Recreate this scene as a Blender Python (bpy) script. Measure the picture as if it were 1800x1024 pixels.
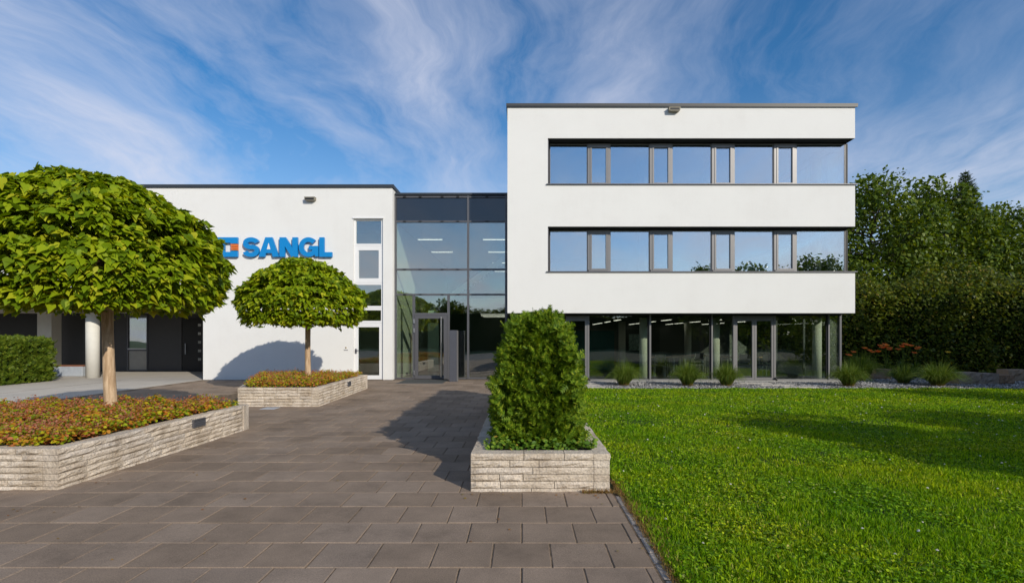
import bpy, math, random
import numpy as np
from mathutils import Vector, noise as mnoise
random.seed(7); rng = np.random.default_rng(7)
scene = bpy.context.scene
for o in list(bpy.data.objects): bpy.data.objects.remove(o)

# ------------------------------------------------------------------ camera
CAMZ, F, VX, VY = 1.6, 903.0, 918.0, 592.0          # eye height, focal length and vanishing point as measured in the photo
cam_d = bpy.data.cameras.new('camera'); cam = bpy.data.objects.new('camera', cam_d)
scene.collection.objects.link(cam); scene.camera = cam
cam.location = (0, 0, CAMZ); cam.rotation_euler = (math.radians(90), 0, 0)
cam_d.sensor_width = 36; cam_d.lens = F/1800*36
cam_d.shift_x = -(VX-900)/1800; cam_d.shift_y = (VY-512)/1800
cam_d.clip_start = 0.05; cam_d.clip_end = 2000
scene.render.resolution_x = 1024; scene.render.resolution_y = 582

# ------------------------------------------------------------------ sky and sun
SUN_EL = math.radians(25.3); SUN_AZ = math.atan2(0.612, -0.791)   # towards the sun: right of and behind the camera
world = bpy.data.worlds.new('World'); scene.world = world; world.use_nodes = True
nt = world.node_tree; nt.nodes.clear()
def N(t, kind, **kw):
    n = t.nodes.new(kind)
    for k, v in kw.items():
        if k == 'inp':
            for a, b in v.items(): n.inputs[a].default_value = b
        else: setattr(n, k, v)
    return n
def L(t, a, b): t.links.new(a, b)
def ramp(t, fac, stops, interp='LINEAR'):
    r = N(t, 'ShaderNodeValToRGB'); r.color_ramp.interpolation = interp
    e = r.color_ramp.elements
    while len(e) < len(stops): e.new(0.5)
    for i, (p, c) in enumerate(stops):
        e[i].position = p; e[i].color = (c, c, c, 1) if isinstance(c, (int, float)) else (*c, 1)
    L(t, fac, r.inputs[0]); return r
def math_n(t, op, a, b=None, c=None):
    n = N(t, 'ShaderNodeMath', operation=op)
    for i, v in enumerate((a, b, c)):
        if v is None: continue
        if isinstance(v, (int, float)): n.inputs[i].default_value = v
        else: L(t, v, n.inputs[i])
    return n.outputs[0]
sky = N(nt, 'ShaderNodeTexSky', sky_type='NISHITA', sun_disc=False, sun_elevation=SUN_EL, sun_rotation=SUN_AZ,
        altitude=500, air_density=1.0, dust_density=0.25, ozone_density=2.2)
tc = N(nt, 'ShaderNodeTexCoord'); sep = N(nt, 'ShaderNodeSeparateXYZ'); L(nt, tc.outputs['Generated'], sep.inputs[0])
zc = math_n(nt, 'ADD', math_n(nt, 'MAXIMUM', sep.outputs[2], 0.0), 0.13)
comb = N(nt, 'ShaderNodeCombineXYZ')
L(nt, math_n(nt, 'DIVIDE', sep.outputs[0], zc), comb.inputs[0]); L(nt, math_n(nt, 'DIVIDE', sep.outputs[1], zc), comb.inputs[1])
mp = N(nt, 'ShaderNodeMapping', inp={'Rotation': (0, 0, math.radians(10)), 'Scale': (1.5, 0.58, 1), 'Location': (3.1, 1.7, 0)}); wn = N(nt, 'ShaderNodeTexNoise', inp={'Scale': 0.8, 'Detail': 4, 'Roughness': 0.55}); L(nt, comb.outputs[0], wn.inputs['Vector'])
wv = N(nt, 'ShaderNodeVectorMath', operation='MULTIPLY_ADD'); L(nt, wn.outputs['Color'], wv.inputs[0]); wv.inputs[1].default_value = (0.75, 0.75, 0); L(nt, comb.outputs[0], wv.inputs[2])
L(nt, wv.outputs[0], mp.inputs[0])
n1 = N(nt, 'ShaderNodeTexNoise', inp={'Scale': 1.2, 'Detail': 12, 'Roughness': 0.63, 'Distortion': 0.25}); L(nt, mp.outputs[0], n1.inputs['Vector'])
mp2 = N(nt, 'ShaderNodeMapping', inp={'Scale': (0.55, 0.4, 1), 'Location': (7.3, 2.2, 0)}); L(nt, comb.outputs[0], mp2.inputs[0])
n2 = N(nt, 'ShaderNodeTexNoise', inp={'Scale': 1.0, 'Detail': 3, 'Roughness': 0.5, 'Distortion': 0.3}); L(nt, mp2.outputs[0], n2.inputs['Vector'])
m1 = ramp(nt, n1.outputs[0], [(0.37, 0.0), (0.55, 0.42), (0.75, 1.0)])
m2 = ramp(nt, n2.outputs[0], [(0.34, 0.50), (0.60, 1.0)])
cl = math_n(nt, 'MULTIPLY', math_n(nt, 'MULTIPLY', m1.outputs[0], m2.outputs[0]), 0.82)
veil = math_n(nt, 'MULTIPLY', math_n(nt, 'POWER', math_n(nt, 'SUBTRACT', 1.0, math_n(nt, 'MINIMUM', math_n(nt, 'MULTIPLY', math_n(nt, 'MAXIMUM', sep.outputs[2], 0.0), 2.2), 1.0)), 1.5), 0.52)
cl = math_n(nt, 'MINIMUM', math_n(nt, 'ADD', math_n(nt, 'ADD', cl, 0.04), veil), 1.0)
hs = N(nt, 'ShaderNodeHueSaturation', inp={'Saturation': 1.42, 'Value': 0.92}); L(nt, sky.outputs[0], hs.inputs['Color'])
mixc = N(nt, 'ShaderNodeMix', data_type='RGBA'); L(nt, cl, mixc.inputs[0]); L(nt, hs.outputs[0], mixc.inputs[6])
mixc.inputs[7].default_value = (5.0, 5.2, 6.1, 1)
bg = N(nt, 'ShaderNodeBackground', inp={'Strength': 0.14}); L(nt, mixc.outputs[2], bg.inputs[0])
wo = N(nt, 'ShaderNodeOutputWorld'); L(nt, bg.outputs[0], wo.inputs[0])

sun_d = bpy.data.lights.new('sun', 'SUN'); sun_d.energy = 3.75; sun_d.angle = math.radians(0.55); sun_d.color = (1.0, 0.925, 0.80)
sun = bpy.data.objects.new('sun', sun_d); scene.collection.objects.link(sun)
to_sun = Vector((math.sin(SUN_AZ)*math.cos(SUN_EL), math.cos(SUN_AZ)*math.cos(SUN_EL), math.sin(SUN_EL)))
sun.rotation_euler = to_sun.to_track_quat('Z', 'Y').to_euler(); sun.location = (20, -25, 20)
vs = scene.view_settings; vs.view_transform = 'Standard'; vs.look = 'None'; vs.gamma = 1; vs.exposure = 0.0
scene.render.engine = 'CYCLES'
scene.cycles.max_bounces = 8; scene.cycles.transparent_max_bounces = 16

# ------------------------------------------------------------------ helpers
C = scene.collection
def X(px, D): return (px-VX)*D/F
def Z(py, D): return CAMZ+(VY-py)*D/F
def link(name, me, mat=None, parent=None, loc=None):
    o = bpy.data.objects.new(name, me); C.objects.link(o)
    if mat is not None and not me.materials: me.materials.append(mat)
    if parent is not None: o.parent = parent
    if loc is not None: o.location = loc
    return o
def tag(o, label=None, cat=None, group=None, kind=None):
    for k, v in (('label', label), ('category', cat), ('group', group), ('kind', kind)):
        if v: o[k] = v
    return o
def thing(name, label, cat, loc=(0, 0, 0), group=None):
    o = bpy.data.objects.new(name, None); C.objects.link(o); o.location = loc; o.empty_display_size = 0.2
    return tag(o, label, cat, group)
class MB:
    def __init__(s): s.v = []; s.f = []
    def add(s, v, f):
        b = len(s.v); s.v += [tuple(p) for p in v]; s.f += [tuple(i+b for i in q) for q in f]; return s
    def box(s, x0, x1, y0, y1, z0, z1):
        return s.add([(x0,y0,z0),(x1,y0,z0),(x1,y1,z0),(x0,y1,z0),(x0,y0,z1),(x1,y0,z1),(x1,y1,z1),(x0,y1,z1)],
                     [(0,3,2,1),(4,5,6,7),(0,1,5,4),(1,2,6,5),(2,3,7,6),(3,0,4,7)])
    def rbox(s, x0, x1, y0, y1, z0, z1, b):            # box with chamfered edges
        x = (x0, x0+b, x1-b, x1); y = (y0, y0+b, y1-b, y1); z = (z0, z0+b, z1-b, z1)
        v = []
        for cx, sx in ((0, 0), (1, 3)):
            for cy in (0, 1):
                for cz in (0, 1):
                    xi, xo = (x[1], x[0]) if cx == 0 else (x[2], x[3])
                    yi, yo = (y[1], y[0]) if cy == 0 else (y[2], y[3])
                    zi, zo = (z[1], z[0]) if cz == 0 else (z[2], z[3])
                    v += [(xo, yi, zi), (xi, yo, zi), (xi, yi, zo)]
        I = lambda cx, cy, cz, a: ((cx*2+cy)*2+cz)*3+a
        f = [(I(0,0,0,0),I(0,0,1,0),I(0,1,1,0),I(0,1,0,0)), (I(1,0,0,0),I(1,1,0,0),I(1,1,1,0),I(1,0,1,0)),
             (I(0,0,0,1),I(1,0,0,1),I(1,0,1,1),I(0,0,1,1)), (I(0,1,0,1),I(0,1,1,1),I(1,1,1,1),I(1,1,0,1)),
             (I(0,0,0,2),I(0,1,0,2),I(1,1,0,2),I(1,0,0,2)), (I(0,0,1,2),I(1,0,1,2),I(1,1,1,2),I(0,1,1,2))]
        for c in (0, 1):
            for d in (0, 1):
                f += [(I(0,c,d,1),I(0,c,d,2),I(1,c,d,2),I(1,c,d,1)), (I(c,0,d,0),I(c,0,d,2),I(c,1,d,2),I(c,1,d,0)), (I(c,d,0,0),I(c,d,0,1),I(c,d,1,1),I(c,d,1,0))]
        for k in range(8): f.append((k*3, k*3+1, k*3+2))
        return s.add(v, f)
    def prism_y(s, poly, y0, y1):                      # polygon in x,z pushed along y
        n = len(poly)
        return s.add([(x, y0, z) for x, z in poly]+[(x, y1, z) for x, z in poly],
                     [tuple(range(n)), tuple(range(2*n-1, n-1, -1))]+[(i, n+i, n+(i+1) % n, (i+1) % n) for i in range(n)])
    def prism_z(s, poly, z0, z1):
        n = len(poly)
        return s.add([(x, y, z0) for x, y in poly]+[(x, y, z1) for x, y in poly],
                     [tuple(range(n-1, -1, -1)), tuple(range(n, 2*n))]+[(i, (i+1) % n, n+(i+1) % n, n+i) for i in range(n)])
    def tube(s, pts, rad, n=10, caps=True):
        pts = [Vector(p) for p in pts]; b = len(s.v)
        for i, p in enumerate(pts):
            d = (pts[min(i+1, len(pts)-1)]-pts[max(i-1, 0)]).normalized()
            a = d.cross(Vector((0.13, 0.98, 0.11))).normalized()
            if a.length < 0.1: a = Vector((1, 0, 0))
            c = d.cross(a).normalized(); r = rad[i] if hasattr(rad, '__len__') else rad
            for k in range(n):
                t = 2*math.pi*k/n; s.v.append(tuple(p+a*(r*math.cos(t))+c*(r*math.sin(t))))
        for i in range(len(pts)-1):
            for k in range(n):
                s.f.append((b+i*n+k, b+i*n+(k+1) % n, b+(i+1)*n+(k+1) % n, b+(i+1)*n+k))
        if caps:
            s.f.append(tuple(b+k for k in range(n-1, -1, -1))); e = b+(len(pts)-1)*n; s.f.append(tuple(e+k for k in range(n)))
        return s
    def mesh(s, name, smooth=False):
        me = bpy.data.meshes.new(name); me.from_pydata(s.v, [], s.f)
        import bmesh
        bm = bmesh.new(); bm.from_mesh(me); bmesh.ops.recalc_face_normals(bm, faces=bm.faces); bm.to_mesh(me); bm.free()
        if smooth: me.polygons.foreach_set('use_smooth', [True]*len(me.polygons))
        me.update(); return me
    def build(s, name, mat, parent=None, loc=None, smooth=False): return link(name, s.mesh(name, smooth), mat, parent, loc)
def B(x0, x1, y0, y1, z0, z1): return MB().box(x0, x1, y0, y1, z0, z1)
def tri_mesh(name, V, T, smooth=False):
    me = bpy.data.meshes.new(name); V = np.ascontiguousarray(V, dtype=np.float32).reshape(-1, 3); T = np.ascontiguousarray(T, dtype=np.int32).reshape(-1, 3)
    me.vertices.add(len(V)); me.vertices.foreach_set('co', V.ravel())
    me.loops.add(T.size); me.loops.foreach_set('vertex_index', T.ravel())
    me.polygons.add(len(T)); me.polygons.foreach_set('loop_start', np.arange(0, T.size, 3, dtype=np.int32))
    try: me.polygons.foreach_set('loop_total', np.full(len(T), 3, dtype=np.int32))
    except Exception: pass
    if smooth: me.polygons.foreach_set('use_smooth', np.ones(len(T), dtype=bool))
    me.update(calc_edges=True); me.validate(); return me
def unit(a): return a/np.maximum(np.linalg.norm(a, axis=-1, keepdims=True), 1e-9)
def basis(d, n):                                        # d = along the leaf (y), n = about its upper side (z)
    d = unit(d); x = unit(np.cross(d, n)); z = np.cross(x, d)
    return np.stack([x, d, z], axis=-1)
def scatter(tv, tt, R, P, S):
    tv = np.asarray(tv, float); tt = np.asarray(tt); n = len(P)
    V = np.einsum('nij,kj->nki', R, tv)*np.asarray(S).reshape(-1, 1, 1)+P[:, None, :]
    T = tt[None]+(np.arange(n)*len(tv))[:, None, None]
    return V.reshape(-1, 3), T.reshape(-1, 3)
def nz(p, sc=1.0): return mnoise.noise(Vector((p[0]*sc, p[1]*sc, p[2]*sc)))

# ------------------------------------------------------------------ materials
def newmat(name):
    m = bpy.data.materials.new(name); m.use_nodes = True; t = m.node_tree
    return m, t, t.nodes['Principled BSDF']
def plain(name, col, rough=0.5, metal=0.0, spec=0.5, var=0.06, scale=6.0, bump=0.0, bscale=60.0):
    m, t, p = newmat(name); p.inputs['Roughness'].default_value = rough; p.inputs['Metallic'].default_value = metal
    p.inputs['Specular IOR Level'].default_value = spec
    tc = N(t, 'ShaderNodeTexCoord'); n = N(t, 'ShaderNodeTexNoise', inp={'Scale': scale, 'Detail': 5, 'Roughness': 0.6}); L(t, tc.outputs['Object'], n.inputs['Vector'])
    r = ramp(t, n.outputs[0], [(0.3, tuple(c*(1-var) for c in col)), (0.7, tuple(min(1, c*(1+var)) for c in col))]); L(t, r.outputs[0], p.inputs['Base Color'])
    if bump:
        n2 = N(t, 'ShaderNodeTexNoise', inp={'Scale': bscale, 'Detail': 4}); L(t, tc.outputs['Object'], n2.inputs['Vector'])
        b = N(t, 'ShaderNodeBump', inp={'Strength': bump, 'Distance': 0.01}); L(t, n2.outputs[0], b.inputs['Height']); L(t, b.outputs[0], p.inputs['Normal'])
    return m
def island(t):
    g = N(t, 'ShaderNodeNewGeometry'); o = N(t, 'ShaderNodeObjectInfo')
    return math_n(t, 'FRACT', math_n(t, 'ADD', g.outputs['Random Per Island'], o.outputs['Random']))
def leafmat(name, stops, trans=0.35, rough=0.5, spec=0.3, patch=0.0):
    m, t, p = newmat(name); r = ramp(t, island(t), stops); p.inputs['Roughness'].default_value = rough; p.inputs['Specular IOR Level'].default_value = spec
    if patch:                                           # drier and lusher patches of the turf
        g = N(t, 'ShaderNodeNewGeometry'); pn = N(t, 'ShaderNodeTexNoise', inp={'Scale': 0.75, 'Detail': 5, 'Roughness': 0.6}); L(t, g.outputs['Position'], pn.inputs['Vector'])
        pr = ramp(t, pn.outputs[0], [(0.32, (0.62, 0.80, 0.8)), (0.5, (0.95, 0.97, 1.0)), (0.68, (1.38, 1.10, 1.1))]); pm = N(t, 'ShaderNodeMix', data_type='RGBA', blend_type='MULTIPLY', inp={0: patch}); L(t, r.outputs[0], pm.inputs[6]); L(t, pr.outputs[0], pm.inputs[7])
        class O_: outputs = [pm.outputs[2]]
        r = O_
    L(t, r.outputs[0], p.inputs['Base Color'])
    tr = N(t, 'ShaderNodeBsdfTranslucent'); hs = N(t, 'ShaderNodeHueSaturation', inp={'Hue': 0.485, 'Saturation': 1.1, 'Value': 1.5}); L(t, r.outputs[0], hs.inputs['Color']); L(t, hs.outputs[0], tr.inputs[0])
    mx = N(t, 'ShaderNodeMixShader', inp={0: trans}); L(t, p.outputs[0], mx.inputs[1]); L(t, tr.outputs[0], mx.inputs[2])
    L(t, mx.outputs[0], t.nodes['Material Output'].inputs[0]); return m
def glass(name, refl, tint, rough=0.0):
    m, t, p = newmat(name); t.nodes.remove(p)
    lw = N(t, 'ShaderNodeLayerWeight', inp={'Blend': 0.5}); fac = math_n(t, 'MULTIPLY_ADD', math_n(t, 'POWER', lw.outputs['Facing'], 5.0), 1-refl, refl)
    tr = N(t, 'ShaderNodeBsdfTransparent', inp={0: (*tint, 1)}); gl = N(t, 'ShaderNodeBsdfGlossy', inp={'Color': (0.93, 0.96, 1.0, 1), 'Roughness': rough})
    mx = N(t, 'ShaderNodeMixShader'); L(t, fac, mx.inputs[0]); L(t, tr.outputs[0], mx.inputs[1]); L(t, gl.outputs[0], mx.inputs[2])
    tc = N(t, 'ShaderNodeTexCoord'); n = N(t, 'ShaderNodeTexNoise', inp={'Scale': 0.55, 'Detail': 1}); L(t, tc.outputs['Object'], n.inputs['Vector'])
    b = N(t, 'ShaderNodeBump', inp={'Strength': 0.16, 'Distance': 0.06}); L(t, n.outputs[0], b.inputs['Height']); L(t, b.outputs[0], gl.inputs['Normal'])
    L(t, mx.outputs[0], t.nodes['Material Output'].inputs[0]); return m
def emit(name, col, s):
    m, t, p = newmat(name); p.inputs['Base Color'].default_value = (0.8, 0.8, 0.8, 1)
    p.inputs['Emission Color'].default_value = (*col, 1); p.inputs['Emission Strength'].default_value = s; return m

def stucco():
    m, t, p = newmat('white_stucco'); p.inputs['Roughness'].default_value = 0.9; p.inputs['Specular IOR Level'].default_value = 0.2
    tc = N(t, 'ShaderNodeTexCoord')
    n = N(t, 'ShaderNodeTexNoise', inp={'Scale': 0.8, 'Detail': 6, 'Roughness': 0.65}); L(t, tc.outputs['Object'], n.inputs['Vector'])
    mp = N(t, 'ShaderNodeMapping', inp={'Scale': (5.0, 5.0, 0.28)}); L(t, tc.outputs['Object'], mp.inputs[0])
    s = N(t, 'ShaderNodeTexNoise', inp={'Scale': 1.0, 'Detail': 5, 'Roughness': 0.7}); L(t, mp.outputs[0], s.inputs['Vector'])
    g = N(t, 'ShaderNodeTexNoise', inp={'Scale': 26.0, 'Detail': 3}); L(t, tc.outputs['Object'], g.inputs['Vector'])
    f = math_n(t, 'ADD', math_n(t, 'MULTIPLY', n.outputs[0], 0.45), math_n(t, 'ADD', math_n(t, 'MULTIPLY', s.outputs[0], 0.12), math_n(t, 'MULTIPLY', g.outputs[0], 0.15)))
    r = ramp(t, f, [(0.22, (0.72, 0.71, 0.685)), (0.36, (0.758, 0.752, 0.728)), (0.52, (0.78, 0.775, 0.75))]); L(t, r.outputs[0], p.inputs['Base Color'])
    b1 = N(t, 'ShaderNodeTexNoise', inp={'Scale': 140.0, 'Detail': 3}); L(t, tc.outputs['Object'], b1.inputs['Vector'])
    b = N(t, 'ShaderNodeBump', inp={'Strength': 0.35, 'Distance': 0.006}); L(t, b1.outputs[0], b.inputs['Height'])
    b2 = N(t, 'ShaderNodeBump', inp={'Strength': 0.10, 'Distance': 0.03}); L(t, n.outputs[0], b2.inputs['Height']); L(t, b.outputs[0], b2.inputs['Normal']); L(t, b2.outputs[0], p.inputs['Normal'])
    return m
def slabmat():
    m, t, p = newmat('concrete_slab'); p.inputs['Roughness'].default_value = 0.85; p.inputs['Specular IOR Level'].default_value = 0.3
    g = N(t, 'ShaderNodeNewGeometry'); tc = g.outputs['Position']
    r = ramp(t, island(t), [(0.0, (0.225, 0.166, 0.117)), (0.3, (0.258, 0.192, 0.138)), (0.6, (0.270, 0.202, 0.147)), (0.9, (0.295, 0.224, 0.166)), (1.0, (0.240, 0.184, 0.139))])
    a = N(t, 'ShaderNodeTexNoise', inp={'Scale': 120.0, 'Detail': 4, 'Roughness': 0.8}); L(t, tc, a.inputs['Vector'])
    bN = N(t, 'ShaderNodeTexNoise', inp={'Scale': 1.1, 'Detail': 10, 'Roughness': 0.72}); L(t, tc, bN.inputs['Vector'])
    sp = ramp(t, a.outputs[0], [(0.3, 0.55), (0.5, 0.98), (0.62, 1.15), (0.72, 1.9)]); st = ramp(t, bN.outputs[0], [(0.3, 0.62), (0.46, 0.93), (0.54, 1.03), (0.72, 1.28)])
    mu = N(t, 'ShaderNodeMix', data_type='RGBA', blend_type='MULTIPLY', inp={0: 1.0}); L(t, r.outputs[0], mu.inputs[6]); L(t, sp.outputs[0], mu.inputs[7])
    mu2 = N(t, 'ShaderNodeMix', data_type='RGBA', blend_type='MULTIPLY', inp={0: 1.0}); L(t, mu.outputs[2], mu2.inputs[6]); L(t, st.outputs[0], mu2.inputs[7])
    L(t, mu2.outputs[2], p.inputs['Base Color'])
    b = N(t, 'ShaderNodeBump', inp={'Strength': 0.35, 'Distance': 0.004}); L(t, a.outputs[0], b.inputs['Height']); L(t, b.outputs[0], p.inputs['Normal'])
    return m
def stonemat(name, cols, stain=0.5):
    m, t, p = newmat(name); p.inputs['Roughness'].default_value = 0.92; p.inputs['Specular IOR Level'].default_value = 0.2
    g = N(t, 'ShaderNodeNewGeometry'); pos = g.outputs['Position']
    r = ramp(t, island(t), [(i/(len(cols)-1), c) for i, c in enumerate(cols)])
    a = N(t, 'ShaderNodeTexNoise', inp={'Scale': 55.0, 'Detail': 6, 'Roughness': 0.7}); L(t, pos, a.inputs['Vector'])
    sp = ramp(t, a.outputs[0], [(0.32, 0.66), (0.5, 1.0), (0.7, 1.2)])
    mp = N(t, 'ShaderNodeMapping', inp={'Scale': (3.2, 3.2, 1.1)}); L(t, pos, mp.inputs[0])
    s = N(t, 'ShaderNodeTexNoise', inp={'Scale': 1.0, 'Detail': 7, 'Roughness': 0.7}); L(t, mp.outputs[0], s.inputs['Vector'])
    sf = ramp(t, s.outputs[0], [(0.47, 0.0), (0.68, stain)])
    mu = N(t, 'ShaderNodeMix', data_type='RGBA', blend_type='MULTIPLY', inp={0: 1.0}); L(t, r.outputs[0], mu.inputs[6]); L(t, sp.outputs[0], mu.inputs[7])
    mx = N(t, 'ShaderNodeMix', data_type='RGBA'); L(t, sf.outputs[0], mx.inputs[0]); L(t, mu.outputs[2], mx.inputs[6]); mx.inputs[7].default_value = (0.20, 0.135, 0.072, 1)
    L(t, mx.outputs[2], p.inputs['Base Color'])
    v = N(t, 'ShaderNodeTexVoronoi', inp={'Scale': 34.0}); L(t, pos, v.inputs['Vector'])
    b = N(t, 'ShaderNodeBump', inp={'Strength': 0.9, 'Distance': 0.012}); L(t, math_n(t, 'ADD', a.outputs[0], math_n(t, 'MULTIPLY', v.outputs[0], 0.6)), b.inputs['Height']); L(t, b.outputs[0], p.inputs['Normal'])
    return m
def barkmat(name, c0, c1, sc=(22, 22, 3.5)):
    m, t, p = newmat(name); p.inputs['Roughness'].default_value = 0.95
    tc = N(t, 'ShaderNodeTexCoord'); mp = N(t, 'ShaderNodeMapping', inp={'Scale': sc}); L(t, tc.outputs['Object'], mp.inputs[0])
    n = N(t, 'ShaderNodeTexNoise', inp={'Scale': 1.0, 'Detail': 8, 'Roughness': 0.65, 'Distortion': 0.6}); L(t, mp.outputs[0], n.inputs['Vector'])
    r = ramp(t, n.outputs[0], [(0.3, c0), (0.5, tuple((a+b)/2 for a, b in zip(c0, c1))), (0.66, c1)]); L(t, r.outputs[0], p.inputs['Base Color'])
    b = N(t, 'ShaderNodeBump', inp={'Strength': 0.7, 'Distance': 0.02}); L(t, n.outputs[0], b.inputs['Height']); L(t, b.outputs[0], p.inputs['Normal']); return m
STUCCO = stucco(); SLAB = slabmat()
STONE = stonemat('split_stone', [(0.54, 0.45, 0.35), (0.62, 0.53, 0.42), (0.67, 0.58, 0.475), (0.57, 0.50, 0.42)], 0.55)
ROCK = stonemat('sandstone', [(0.30, 0.19, 0.12), (0.38, 0.27, 0.18), (0.32, 0.25, 0.20)], 0.35)
PEBBLE = plain('kerb_granite', (0.40, 0.34, 0.28), 0.9, var=0.3, scale=30, bump=0.4)
JOINT = plain('joint_sand', (0.145, 0.10, 0.06), 1.0, var=0.85, scale=9, bump=0.4)
ANTH = plain('anthracite_metal', (0.030, 0.036, 0.045), 0.45, 0.0)
ALU = plain('grey_aluminium', (0.20, 0.195, 0.195), 0.42, 0.35, var=0.03)
ALUD = plain('dark_grey_aluminium', (0.115, 0.115, 0.125), 0.45, 0.3, var=0.03)
FRAMEW = plain('white_frame', (0.78, 0.78, 0.78), 0.45, var=0.02)
BLACK = plain('black_lining', (0.012, 0.012, 0.013), 0.6)
STEEL = plain('brushed_steel', (0.62, 0.62, 0.64), 0.28, 1.0)
SPOUT = plain('spout_metal', (0.26, 0.235, 0.18), 0.5, 0.1)
SPAND = plain('spandrel_glass', (0.012, 0.018, 0.030), 0.06, spec=0.9)
CONC = plain('pale_concrete', (0.47, 0.43, 0.37), 0.9, var=0.10, scale=0.9, bump=0.2)
CONCW = plain('column_plaster', (0.66, 0.64, 0.58), 0.85, var=0.04)
GREYP = plain('dark_grey_panel', (0.060, 0.060, 0.064), 0.6, var=0.05)
ZINC = plain('zinc_sheet', (0.45, 0.49, 0.54), 0.5, 0.2, var=0.1)
WOOD = plain('oiled_wood', (0.26, 0.10, 0.05), 0.6, var=0.2)
TABLEW = plain('table_wood', (0.50, 0.33, 0.17), 0.5, var=0.1)
CHAIRB = plain('chair_black', (0.02, 0.02, 0.022), 0.5)
FLOOR_IN = plain('interior_floor', (0.10, 0.095, 0.09), 0.25)
INWALL = plain('interior_wall', (0.62, 0.66, 0.58), 0.8, var=0.03)
INDARK = plain('interior_dark_wall', (0.09, 0.09, 0.09), 0.8)
CEIL = plain('ceiling_paint', (0.22, 0.22, 0.22), 0.9, var=0.03)
MAT_RUB = plain('doormat_rubber', (0.05, 0.053, 0.05), 0.95, var=0.2, scale=60)
BLUE = plain('sign_blue', (0.0, 0.225, 0.58), 0.4, var=0.02)
ORANGE = plain('sign_orange', (0.85, 0.22, 0.04), 0.45, var=0.02)
ASPH = plain('asphalt', (0.085, 0.080, 0.078), 0.95, var=0.2, scale=3, bump=0.4, bscale=200)
SOIL = plain('soil', (0.05, 0.035, 0.022), 1.0, var=0.4, scale=14, bump=0.6)
LAMPW = emit('lamp_diffuser', (1.0, 0.93, 0.84), 1.6)
GL_UP = glass('window_glass', 0.50, (0.72, 0.78, 0.76))
GL_EN = glass('entrance_glass', 0.25, (0.90, 0.955, 0.89))
GL_GF = glass('ground_floor_glass', 0.14, (0.87, 0.92, 0.86))
BARK1 = barkmat('catalpa_bark', (0.32, 0.20, 0.11), (0.66, 0.49, 0.32))
BARK2 = barkmat('dark_bark', (0.05, 0.038, 0.028), (0.14, 0.11, 0.085))
LEAF1 = leafmat('catalpa_leaf', [(0.0, (0.085, 0.145, 0.006)), (0.4, (0.19, 0.28, 0.007)), (0.78, (0.30, 0.375, 0.010)), (1.0, (0.46, 0.46, 0.025))], 0.30, 0.5, 0.15)
YEW = leafmat('yew_needles', [(0.0, (0.05, 0.105, 0.007)), (0.5, (0.115, 0.20, 0.012)), (0.85, (0.20, 0.29, 0.016)), (1.0, (0.33, 0.37, 0.03))], 0.22, 0.5, 0.15)
HEDGEG = leafmat('garden_hedge', [(0.0, (0.045, 0.085, 0.007)), (0.6, (0.10, 0.155, 0.012)), (1.0, (0.20, 0.23, 0.02))], 0.18, 0.5, 0.2)
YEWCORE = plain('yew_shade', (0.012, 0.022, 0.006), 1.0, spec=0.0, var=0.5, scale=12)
IVY = leafmat('ivy_leaf', [(0.0, (0.07, 0.15, 0.012)), (0.6, (0.13, 0.24, 0.02)), (0.93, (0.22, 0.32, 0.03)), (1.0, (0.45, 0.30, 0.05))], 0.25)
COVER = leafmat('barren_strawberry_leaf', [(0.0, (0.12, 0.19, 0.008)), (0.26, (0.30, 0.38, 0.010)), (0.44, (0.48, 0.42, 0.016)), (0.60, (0.48, 0.23, 0.018)), (0.80, (0.42, 0.12, 0.02)), (0.95, (0.50, 0.18, 0.07)), (1.0, (0.16, 0.05, 0.02))], 0.25)
REDSTEM = leafmat('red_stem', [(0.0, (0.30, 0.08, 0.035)), (1.0, (0.36, 0.17, 0.09))], 0.2)
GRASS = leafmat('lawn_blade', [(0.0, (0.035, 0.09, 0.003)), (0.35, (0.12, 0.255, 0.004)), (0.75, (0.27, 0.45, 0.006)), (0.95, (0.46, 0.60, 0.015)), (1.0, (0.50, 0.50, 0.12))], 0.38, 0.5, 0.15, 1.0)
DRYGRASS = leafmat('dry_grass', [(0.0, (0.20, 0.18, 0.04)), (0.5, (0.30, 0.19, 0.06)), (1.0, (0.26, 0.12, 0.045))], 0.25)
TUFTG = leafmat('tuft_blade', [(0.0, (0.055, 0.105, 0.010)), (0.6, (0.115, 0.185, 0.018)), (1.0, (0.22, 0.26, 0.045))], 0.28)
DECID = leafmat('broad_leaf', [(0.0, (0.045, 0.085, 0.010)), (0.5, (0.095, 0.15, 0.014)), (0.9, (0.16, 0.215, 0.020)), (1.0, (0.22, 0.25, 0.03))], 0.30, 0.5, 0.25)
CONIF = leafmat('conifer_needle', [(0.0, (0.035, 0.065, 0.014)), (1.0, (0.085, 0.125, 0.025))], 0.12)
BEECH = leafmat('beech_leaf', [(0.0, (0.035, 0.060, 0.006)), (0.5, (0.095, 0.135, 0.010)), (0.85, (0.19, 0.22, 0.016)), (1.0, (0.24, 0.18, 0.03))], 0.28)
LILY = leafmat('lily_flower', [(0.0, (0.75, 0.15, 0.015)), (1.0, (0.85, 0.26, 0.03))], 0.3)
LILYY = leafmat('yellow_flower', [(0.0, (0.80, 0.50, 0.03)), (1.0, (0.85, 0.58, 0.05))], 0.3)

# ------------------------------------------------------------------ key depths (metres from the camera)
DL, DE, DF, DW, DG = 19.26, 19.6, 17.7, 18.1, 18.42

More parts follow.
